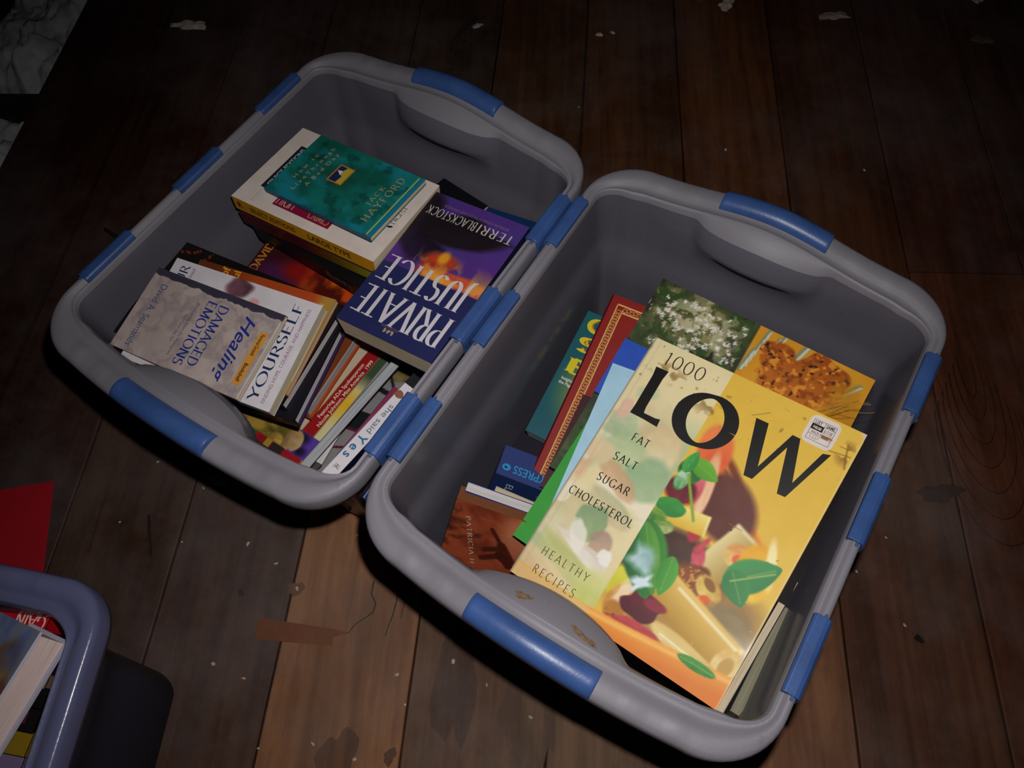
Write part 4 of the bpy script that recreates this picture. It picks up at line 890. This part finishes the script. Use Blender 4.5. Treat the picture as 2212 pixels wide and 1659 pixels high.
def paint_ada():
    P = Paint(*POSE['ada_magazine'][7:9], 150, 180, '7a6a20'); X, Y = P.X, P.Y
    P.put(np.clip((fbm(X*8, Y*9, 3)-.4)*4, 0, 1), '3c3a1c'); P.put(np.clip((fbm(X*10+3, Y*11, 33)-.5)*5, 0, .9), 'b08c3c')
    low = np.clip((.046-Y)/.004, 0, 1); P.put(low, 'd8cf9c'); P.put(low*np.clip(1-np.abs(X-.48)/.16, 0, 1), 'e8b41c'); P.put(low*np.clip((X-.60)*8, 0, 1), '3c5038'); P.put(low*np.clip((.20-X)*30, 0, 1), 'c87a14')
    ban = np.clip((Y-.045)/.003, 0, 1)*np.clip((.118-Y)/.003, 0, 1)*(X > .205); P.put(ban, '9c1418')
    up = np.clip((Y-.118)/.003, 0, 1)*(X > .205); P.put(up*(Y < .19), 'cbb89c')
    sq = (X > .05)*(X < .205)*(Y < .118)*1.; P.put(sq, '5c3ca0')
    P.put(sq*np.clip(1.4-np.hypot((X-.165)/.04, (Y-.085)/.04), 0, 1), '1c1430'); P.put(sq*np.clip(1.4-np.hypot((X-.085)/.035, (Y-.055)/.035), 0, 1), '1c1430')
    P.ell(.125, .115, .075, .06, soft=.15, wob=.2, seed=5, col='c8a878', col2='8a6a40'); P.ell(.07, .20, .04, .05, soft=.3, col='c9a04c', col2='7a5a20')
    ed = (X < .05)*1.; P.put(ed, 'a0141c'); P.put(ed*((Y > .125)*(Y < .20)), '2a2420'); P.put(ed*((Y > .20)*(Y < .235)), '9c8a30'); P.put(ed*((Y < .012)), 'b08a1c'); P.put(ed*(Y > .30), '3a5a1c'); P.put(ed*((Y > .235)*(Y < .28)), '8c141c')
    return P
def deco_ada(D):
    w, h = D.w, D.h
    D.text('Featuring ADA Spokesperson', .325*w, .084*h, .020*h, 'e8d8c0', fit=.445*w, bold=.012); D.text('Nicole Johnson, Miss America  1999', .275*w, .055*h, .020*h, 'e8d8c0', fit=.545*w, bold=.012)
book('ada_magazine', 'magazine', 'glossy magazine with a red banner headline and purple pansies, lowest in the near left pile', 'magazine', cover='7a6a20', edge='1c1a18', pages=P_WHITE, paint=paint_ada(), deco=deco_ada)
book('grey_pages', 'paperback', 'book standing with pale grey page edges up, right beside the magazine', cover='16141c', pages=P_GREY)
book('thin_pages', 'hardcover_book', 'short thin book standing on end near the front corner of the left tub', cover='8a7c74', pages=P_WHITE, hard=False)
def paint_cat():
    P = Paint(*POSE['cat_cover'][7:9], 90, 130, '8c898a'); X, Y = P.X, P.Y
    P.ell(.56, .88, .14, .12, soft=.15, wob=.2, seed=4, col='8c7c4c', col2='4a3c24'); P.speck(90, .6, '2a2418', 5, .05, ((Y > .78)*(X > .44)*(X < .70))*.8)
    P.bandline(.30, .74, .72, .68, .032, '141820', .2); P.bandline(.50, .84, .66, .69, .018, '141c2c', .2); P.bandline(.66, .84, .80, .70, .010, '3a3c44', .3)
    P.put(((Y > .375)*(Y < .52)*(X > .28)*(X < .62))*1., '14181a'); P.put(((Y > .36)*(Y < .378)*(X > .28)*(X < .62))*1., '5a1430')
    P.bandline(.26, .20, .48, .25, .016, '5a1430', .3); return P
book('cat_cover', 'book', 'grey covered book with black bars and a tan block, deep in the left tub', cover='8c898a', pages=P_WHITE, paint=paint_cat(), gloss=False)
def paint_mag():
    P = Paint(*POSE['magenta'][7:9], 30, 60, '20389c'); return P
book('magenta', 'paperback', 'narrow paperback with a magenta spine and blue cover, leaning beside the white-spined one', cover='2038a0', spine='7c1040', pages=P_WHITE, paint=paint_mag())
def sp_yes(D):
    w, h = D.w, D.h; T = '2a6c9c'
    D.rect(0, 0, .10*w, h, '18181c', 2); D.blob(.20*w, .30*h, .035*w, .30*h, '8c5a40', .2); D.text('she said', .30*w, .34*h, .42*h, '4a6c8c', fit=.27*w)
    D.text('Y e s', .60*w, .22*h, .62*h, T, fit=.21*w, bold=.02); D.text('HK', .885*w, .3*h, .45*h, '2c4048', fit=.035*w)
book('said_yes', 'paperback', 'white-spined paperback with light blue lettering, by the right wall of the left tub', cover='1c1c44', spine='dcd6dc', pages=P_WHITE, spine_deco=sp_yes)
def paint_pj():
    P = Paint(*POSE['private_justice'][7:9], 136, 210, '262a5a'); X, Y = P.X, P.Y
    up = np.clip((.558-Y+.0*X)/.004, 0, 1)
    keep = P.c.copy(); P.c = np.ones_like(P.c)*hx('4a3a86')
    P.put(np.clip((fbm(X*3, Y*4, 5)-.45)*3, 0, .7), '5a2c84')
    P.ell(.62, .22, .46, .19, rot=.12, soft=.25, wob=.25, seed=4, col='1c141c', col2='221822'); P.ell(.85, .36, .26, .13, rot=-.3, soft=.4, wob=.3, seed=6, col='1c1420', col2='2c1c3c'); P.ell(1.0, .12, .18, .2, soft=.5, col='20161e')
    P.ell(.52, .45, .17, .13, rot=.3, soft=.55, wob=.35, seed=9, col='d04a20', col2='a02c30'); P.ell(.25, .51, .30, .07, rot=-.05, soft=.6, wob=.3, seed=10, col='e0602c', col2='b03c50'); P.ell(.50, .40, .05, .07, soft=.7, col='e8a028'); P.ell(.40, .53, .2, .035, soft=.6, col='f09030'); P.ell(.05, .52, .12, .05, soft=.7, col='d05c50')
    P.put(np.clip((fbm(X*9, Y*12, 15)-.5)*4, 0, .6)*np.clip((Y-.36)*8, 0, 1)*(X < .75), 'f0b840')
    P.c = keep*(1-up[..., None])+P.c*up[..., None]; return P
def deco_pj(D):
    w, h = D.w, D.h; Wt = 'd6d0d6'
    D.caps('PRIVATE', .055*w, .725*h, .190*h, Wt, fit=.90*w, thick=.105, thin=.022, serif=.05, track=.03, condense=.56, nib=15)
    D.caps('JUSTICE', .075*w, .500*h, .178*h, Wt, fit=.88*w, thick=.105, thin=.022, serif=.05, track=.05, condense=.56, nib=15)
    D.caps('TERRI', .055*w, .100*h, .062*h, 'c9c4b8', fit=.36*w, thick=.10, thin=.05, serif=0, track=.12, condense=.7); D.caps('BLACKSTOCK', .435*w, .100*h, .062*h, 'c9c4b8', fit=.52*w, thick=.10, thin=.05, serif=0, track=.12, condense=.7)
    D.text('BESTSELLING AUTHOR OF THE SUN COAST CHRONICLES', .15*w, .062*h, .018*h, '8a6c8a', fit=.68*w)
    for i in range(3): D.blob((.46+.038*i)*w, .945*h, .014*w, .012*h, 'a89a80', .5, .25, i, lv=5)
    D.text('PALISADES', .42*w, .915*h, .014*h, '8c5c50', fit=.17*w)
book('private_justice', 'paperback', 'thick dark blue and purple paperback with tall white letters reading upside down', cover='23264e', spine='1c1c3a', pages=P_CREAM, paint=paint_pj(), deco=deco_pj)
book('black_far', 'paperback', 'black paperback behind the white large-print one, near the far end of the left tub', cover='0b0a12', pages=P_CREAM)
book('blue_far', 'paperback', 'dark blue paperback in the far right corner of the left tub', cover='0c2c58', pages=P_CREAM)

# ------------------------------------------------------------------ books in the tub at the lower left
def sp_c(txt, col, ser=True, x=.06, fit=.3, hh=.62):
    def f(D):
        if txt:
            if ser: D.caps(txt, x*D.w, .2*D.h, hh*D.h, col, fit=fit*D.w, thick=.16, thin=.05, serif=.06)
            else: D.text(txt, x*D.w, .3*D.h, hh*D.h, col, fit=fit*D.w, shear=.3)
    return f
G_C = 'upright books in the lower left tub'
book('c_darkred', 'paperback', 'dark wine red paperback, nearest the far rim of the lower left tub', cover='4c0c14', spine='3c0c14', pages=P_CREAM, spine_deco=sp_c('THE MARK', '7a5a58', True, .05, .4, .3), group=G_C, closed=True)
book('c_gain', 'paperback', 'bright red spine ending in the white letters GAIN', cover='9c0c14', spine='a80c18', pages=P_CREAM, spine_deco=sp_c('GAIN', 'd8b8b0', True, .02, .19, .62), group=G_C, closed=True)
book('c_script', 'paperback', 'black spine with thin pale script lettering, next below the bright red one', cover='0c0c0e', spine='0c0c0e', pages=P_CREAM, spine_deco=sp_c('Jill', 'a8a8a0', False, .10, .25, .7), group=G_C, closed=True)
book('c_brown', 'paperback', 'dark brown spine below the black script one in the lower left tub', cover='2c140c', spine='24100a', pages=P_CREAM, group=G_C, closed=True)
book('c_co', 'paperback', 'thin spine with pale round letters on dull pink in the lower left tub', cover='7a4a40', spine='7c5c50', pages=P_CREAM, spine_deco=sp_c('CO', 'c8c8a0', True, .04, .12, .7), group=G_C, closed=True)
book('c_the', 'paperback', 'black spine with narrow steel blue capitals in the lower left tub', cover='08080c', spine='08080c', pages=P_CREAM, spine_deco=sp_c('THE', '4a6c80', True, .06, .22, .6), group=G_C, closed=True)
book('c_redtext', 'paperback', 'black spine with dark red lettering in the lower left tub', cover='0c080a', spine='0e080a', pages=P_CREAM, spine_deco=sp_c('NIGHT', '5c1420', True, .06, .35, .45), group=G_C, closed=True)
book('c_yellow', 'paperback', 'mustard yellow spine in the lower left tub', cover='8c6c10', spine='7c6410', pages=P_CREAM, group=G_C, closed=True)
book('c_pattern', 'paperback', 'purple and white patterned spine at the bottom edge of the photo', cover='4c3c5c', spine='6c5c7c', pages=P_CREAM, group=G_C, closed=True)
def paint_clear():
    P = Paint(*POSE['c_clear'][7:9], 60, 80, '6c7284'); P.ell(.86, .80, .10, .14, soft=.4, wob=.3, col='8c7c5c', col2='5a4830'); P.ell(.96, .72, .06, .10, soft=.5, col='6a3c34'); P.put(np.clip((fbm(P.X*12, P.Y*14, 5)-.5)*4, 0, .5), '4c58a0'); return P
book('c_clear', 'hardcover_book', 'thick hardcover with wide white page edges, lying on top in the lower left tub', hard=True, cover='6c7284', back='a8a8b8', edge='c0c0d4', pages=P_PINK, paint=paint_clear())
# ------------------------------------------------------------------ things on the floor
M_RED = simple('red_card', 'a80a1c', .6, .08, 12)
rp = MB(); rp.box(-.20, 0, -.13, 0, 0, .0016); o = rp.build('sheet_of_card', M_RED, bevel=.0003)
o.location = (-.654, .413, .0003); o.rotation_euler.z = .10; tag(o, 'plain bright red card lying flat at the left edge beside the lower left tub', 'card')
# strip of brown veneer with a notched end
M_VEN = simple('brown_veneer', '6a3a1c', .6, .2, 25)
vb = MB(); L_ = .128; pts = [(0, 0), (.104, .002), (.102, .008), (.118, .013), (.100, .026), (0, .029)]
# outline of the strip extruded to a thin slip
pts = [(0, 0), (.100, -.001), (.098, .009), (.118, .0155), (.100, .0185), (0, .027)]
n = len(pts); vb.add([(x, y, 0) for x, y in pts]+[(x, y, .0011) for x, y in pts], [tuple(range(n-1, -1, -1)), tuple(range(n, 2*n))]+[(i, (i+1) % n, n+(i+1) % n, n+i) for i in range(n)])
o = vb.build('veneer_strip', M_VEN); o.location = (-.350, .175, .0003); o.rotation_euler.z = -.135; tag(o, 'short brown strip of veneer with a split end lying across two boards', 'wood strip')
M_TWIG = simple('dark_twig', '1c1410', .9, .3, 80)
def twig(pts, r, label, name='twig', cat='twig', m=None):
    b = MB(); k = 6; vs = []; n = len(pts)
    for i, p in enumerate(pts):
        p = Vector(p); q = Vector(pts[min(i+1, n-1)])-Vector(pts[max(i-1, 0)]); q.normalize(); s = q.cross(Vector((0, 0, 1))).normalized(); u = s.cross(q)
        rr = r*(1-.6*abs(i/(n-1)-.4))
        for j in range(k):
            a = 2*math.pi*j/k; vs.append(p+s*rr*math.cos(a)+u*rr*math.sin(a))
    fs = [(i*k+j, i*k+(j+1) % k, (i+1)*k+(j+1) % k, (i+1)*k+j) for i in range(n-1) for j in range(k)]+[tuple(range(k-1, -1, -1)), tuple(range((n-1)*k, n*k))]
    b.add(vs, fs); o = b.build(name, m or M_TWIG, smooth=True); tag(o, label, cat); return o
twig([(-.511, .352, .0012), (-.508, .330, .0016), (-.503, .312, .0016), (-.500, .292, .0012)], .0013, 'thin dark splinter lying along a board below the left tub', 'wood_splinter', 'splinter')
twig([(-.065, 1.235, .006), (-.045, 1.275, .010), (-.030, 1.300, .008), (-.010, 1.32, .005)], .0055, 'bent dark twig on the floor above the left tub', 'twig', 'twig')
twig([(-.66, .86, .004), (-.63, .835, .006), (-.605, .82, .004)], .004, 'dark twig on the floor beside the left rim of the left tub', 'twig', 'twig')
def flake(x, y, sx_, sy_, th, mat_, seed, name, label, cat, group=None, kind=None, rot=0):
    R_ = random.Random(seed); b = MB(); n = 14; lay = 3; vs = []
    for l in range(lay):
        f = [1, .82, .45][l]; z = [0, th*.6, th][l]
        for i in range(n):
            t = 2*math.pi*i/n; k = (1+.28*math.sin(2*t+seed)+.2*math.sin(5*t+seed*2))*f*R_.uniform(.85, 1.12); vs.append((sx_*k*math.cos(t), sy_*k*math.sin(t), z*R_.uniform(.7, 1.2) if l else 0))
    fs = [(l*n+i, l*n+(i+1) % n, (l+1)*n+(i+1) % n, (l+1)*n+i) for l in range(lay-1) for i in range(n)]+[tuple(range(n-1, -1, -1)), tuple(range((lay-1)*n, lay*n))]
    b.add(vs, fs); o = b.build(name, mat_); o.location = (x, y, .0002); o.rotation_euler.z = rot; tag(o, label, cat, group, kind); return o
M_PLAS = simple('pale_plaster', 'b8ac9c', .9, .25, 90); M_CHIP = simple('paint_chip_pink', 'a08a7c', .8, .2, 60)
flake(-.584, 1.371, .034, .014, .006, M_PLAS, 3, 'plaster_flake', 'wide pale plaster flake alone at the upper left of the floor', 'plaster flake')
flake(.672, 1.247, .024, .014, .004, M_CHIP, 8, 'plaster_flake', 'pointed pinkish plaster flake near the upper right edge of the photo', 'plaster flake')
flake(.478, 1.305, .016, .016, .005, M_PLAS, 12, 'plaster_flake', 'ragged pale flake at the top of the photo, larger of two side by side', 'plaster flake')
flake(.435, 1.335, .009, .012, .004, M_PLAS, 13, 'plaster_flake', 'small ragged flake at the top edge beside the larger one', 'plaster flake')
flake(.925, 1.150, .017, .014, .003, simple('dull_chip', '5a4c42', .9, .3, 90), 15, 'plaster_flake', 'dull brownish flake in the far upper right', 'plaster flake')
flake(.955, 1.262, .014, .010, .004, M_PLAS, 18, 'plaster_flake', 'pale flake touching the top right edge of the photo', 'plaster flake')
flake(.221, 1.247, .006, .006, .003, M_PLAS, 21, 'plaster_crumb', 'small pale crumb, left of a smaller one on the boards above the right tub', 'crumb')
flake(.247, 1.250, .004, .004, .002, M_PLAS, 22, 'plaster_crumb', 'tiny pale crumb just right of the small pale one above the right tub', 'crumb')
flake(-.012, 1.30, .010, .006, .004, simple('grey_chip', '8c9096', .8, .2, 60), 25, 'plaster_flake', 'small grey chip beside the bent twig', 'plaster flake')
crumbs = [(-.06, .345), (-.215, .275), (-.223, .30), (-.14, .24), (-.33, .27), (-.37, .30), (-.30, .235), (-.36, .13), (-.40, .15), (-.46, .31), (-.55, .345), (-.51, .43), (-.44, .385), (-.43, .44), (-.17, .12), (-.16, .085), (-.10, .13), (-.06, .10), (-.01, .06), (-.27, .05), (-.30, .015), (-.22, .03), (.42, .20), (.47, .24), (.50, .33), (.46, .13), (.56, .40), (.40, .93), (.16, 1.06), (.62, .86), (-.37, .02), (-.335, .05)]
for i, (x, y) in enumerate(crumbs):
    s = rnd.uniform(.0010, .0026)
    flake(x, y, s*rnd.uniform(1, 1.8), s, s*.8, M_PLAS, 40+i, 'plaster_crumb', 'tiny pale crumb of plaster scattered on the floor boards', 'crumb', 'plaster crumbs on the boards', rot=rnd.uniform(0, 3))
flake(-.420, .395, .014, .010, .005, simple('grey_fluff', '7c8088', .9, .3, 90), 91, 'dust_clump', 'small grey clump of dust against the shadow below the left tub', 'dust')
flake(-.330, .008, .006, .005, .003, M_PLAS, 93, 'nail_head', 'round pale nail head in a board at the bottom of the photo', 'nail head')
# pale insulation in the open bay past the last board
M_INS = simple('grey_insulation', 'b8b8bc', .95, .35, 22)
def insulation(x0, x1, y0, y1, z, label, seed):
    b = MB(); nx, ny = 44, 40
    X, Y = np.meshgrid(np.linspace(0, 1, nx+1), np.linspace(0, 1, ny+1))
    ed = np.minimum(np.minimum(X, 1-X), np.minimum(Y, 1-Y)); up_ = np.clip(ed/.12, 0, 1)**.5
    Z = z-.10+(.10+.045*(fbm(X*5, Y*5, seed)-.5)*2+.02*(fbm(X*16, Y*16, seed+9)-.5)*2)*up_
    xs = x0+(x1-x0)*X+.03*(fbm(Y*6, X*0+1, seed+3)-.5)*(X-.5)*2; ys = y0+(y1-y0)*Y+.06*(fbm(X*5, Y*0+2, seed+5)-.5)*(Y-.5)*2
    vs = list(zip(xs.ravel(), ys.ravel(), Z.ravel())); W_ = nx+1
    fs = [(j*W_+i, j*W_+i+1, (j+1)*W_+i+1, (j+1)*W_+i) for j in range(ny) for i in range(nx)]
    per = [i for i in range(W_)]+[j*W_+nx for j in range(1, ny+1)]+[ny*W_+i for i in range(nx-1, -1, -1)]+[j*W_ for j in range(ny-1, 0, -1)]
    n0 = len(vs); vs += [(vs[i][0], vs[i][1], -.19) for i in per]; P_ = len(per)
    fs += [(per[k], n0+k, n0+(k+1) % P_, per[(k+1) % P_]) for k in range(P_)]; fs.append(tuple(n0+k for k in range(P_)))
    b.add(vs, fs); o = b.build('insulation_batt', M_INS, smooth=True); o.rotation_euler.z = -PL; tag(o, label, 'insulation', 'insulation between the joists'); return o
insulation(-1.22, -.99, 1.15, 1.55, -.035, 'upper lump of pale grey insulation in the open bay at the upper left corner', 5)
insulation(-1.22, -1.00, .78, 1.10, -.035, 'lower lump of pale grey insulation in the open bay at the left edge', 12)
jb = MB(); jb.box(-1.7, -.985, 1.105, 1.145, -.19, -.045, 0, hx('1c120e')); jo = jb.build('trim_2', [M_WOOD]); jo.rotation_euler.z = -PL; tag(jo, kind='structure')
# stray straw-coloured hairs caught at the sticker corner of the cookbook
M_HAIR = simple('straw_fibre', 'c09040', .6, .2, 40)
tuft = MB()
for i in range(9):
    R_ = random.Random(i); 
    p0 = Vector((.300, .296, .3035))+right*R_.uniform(-.02, .03)*.6; d0 = (right*R_.uniform(.6, 1)+up*R_.uniform(-.1, .5)).normalized()
    for q in range(8):
        A = p0+d0*.0045*q+up*.002*math.sin(q*.5+i); B_ = p0+d0*.0045*(q+1)+up*.002*math.sin((q+1)*.5+i); r_ = .00022
        n_ = up*r_; m_ = Vector((0, 0, r_))
        tuft.add([A-n_, B_-n_, B_+n_, A+n_, A+m_, B_+m_], [(0, 1, 2, 3), (0, 4, 5, 1), (3, 2, 5, 4), (0, 3, 4), (1, 5, 2)])
to_ = tuft.build('straw_tuft', M_HAIR); tag(to_, 'few straw-coloured fibres caught at the upper right edge of the yellow cookbook', 'fibres', kind='stuff')
M_DIRT = simple('dry_brown_dirt', '6a5440', .95, .5, 300)
o = flake(-0.0064, 0.1379, 0.011, 0.0045, .0012, M_DIRT, 5, 'dirt_patch', "small patch of brown dirt at the left end of the right tub's near hand-hold", 'dirt', rot=-0.5); o.location.z = .3013
o = flake(0.0384, 0.1042, 0.02, 0.0055, .0012, M_DIRT, 9, 'dirt_patch', "long patch of brown dirt along the right tub's near hand-hold", 'dirt', rot=-0.62); o.location.z = .3013
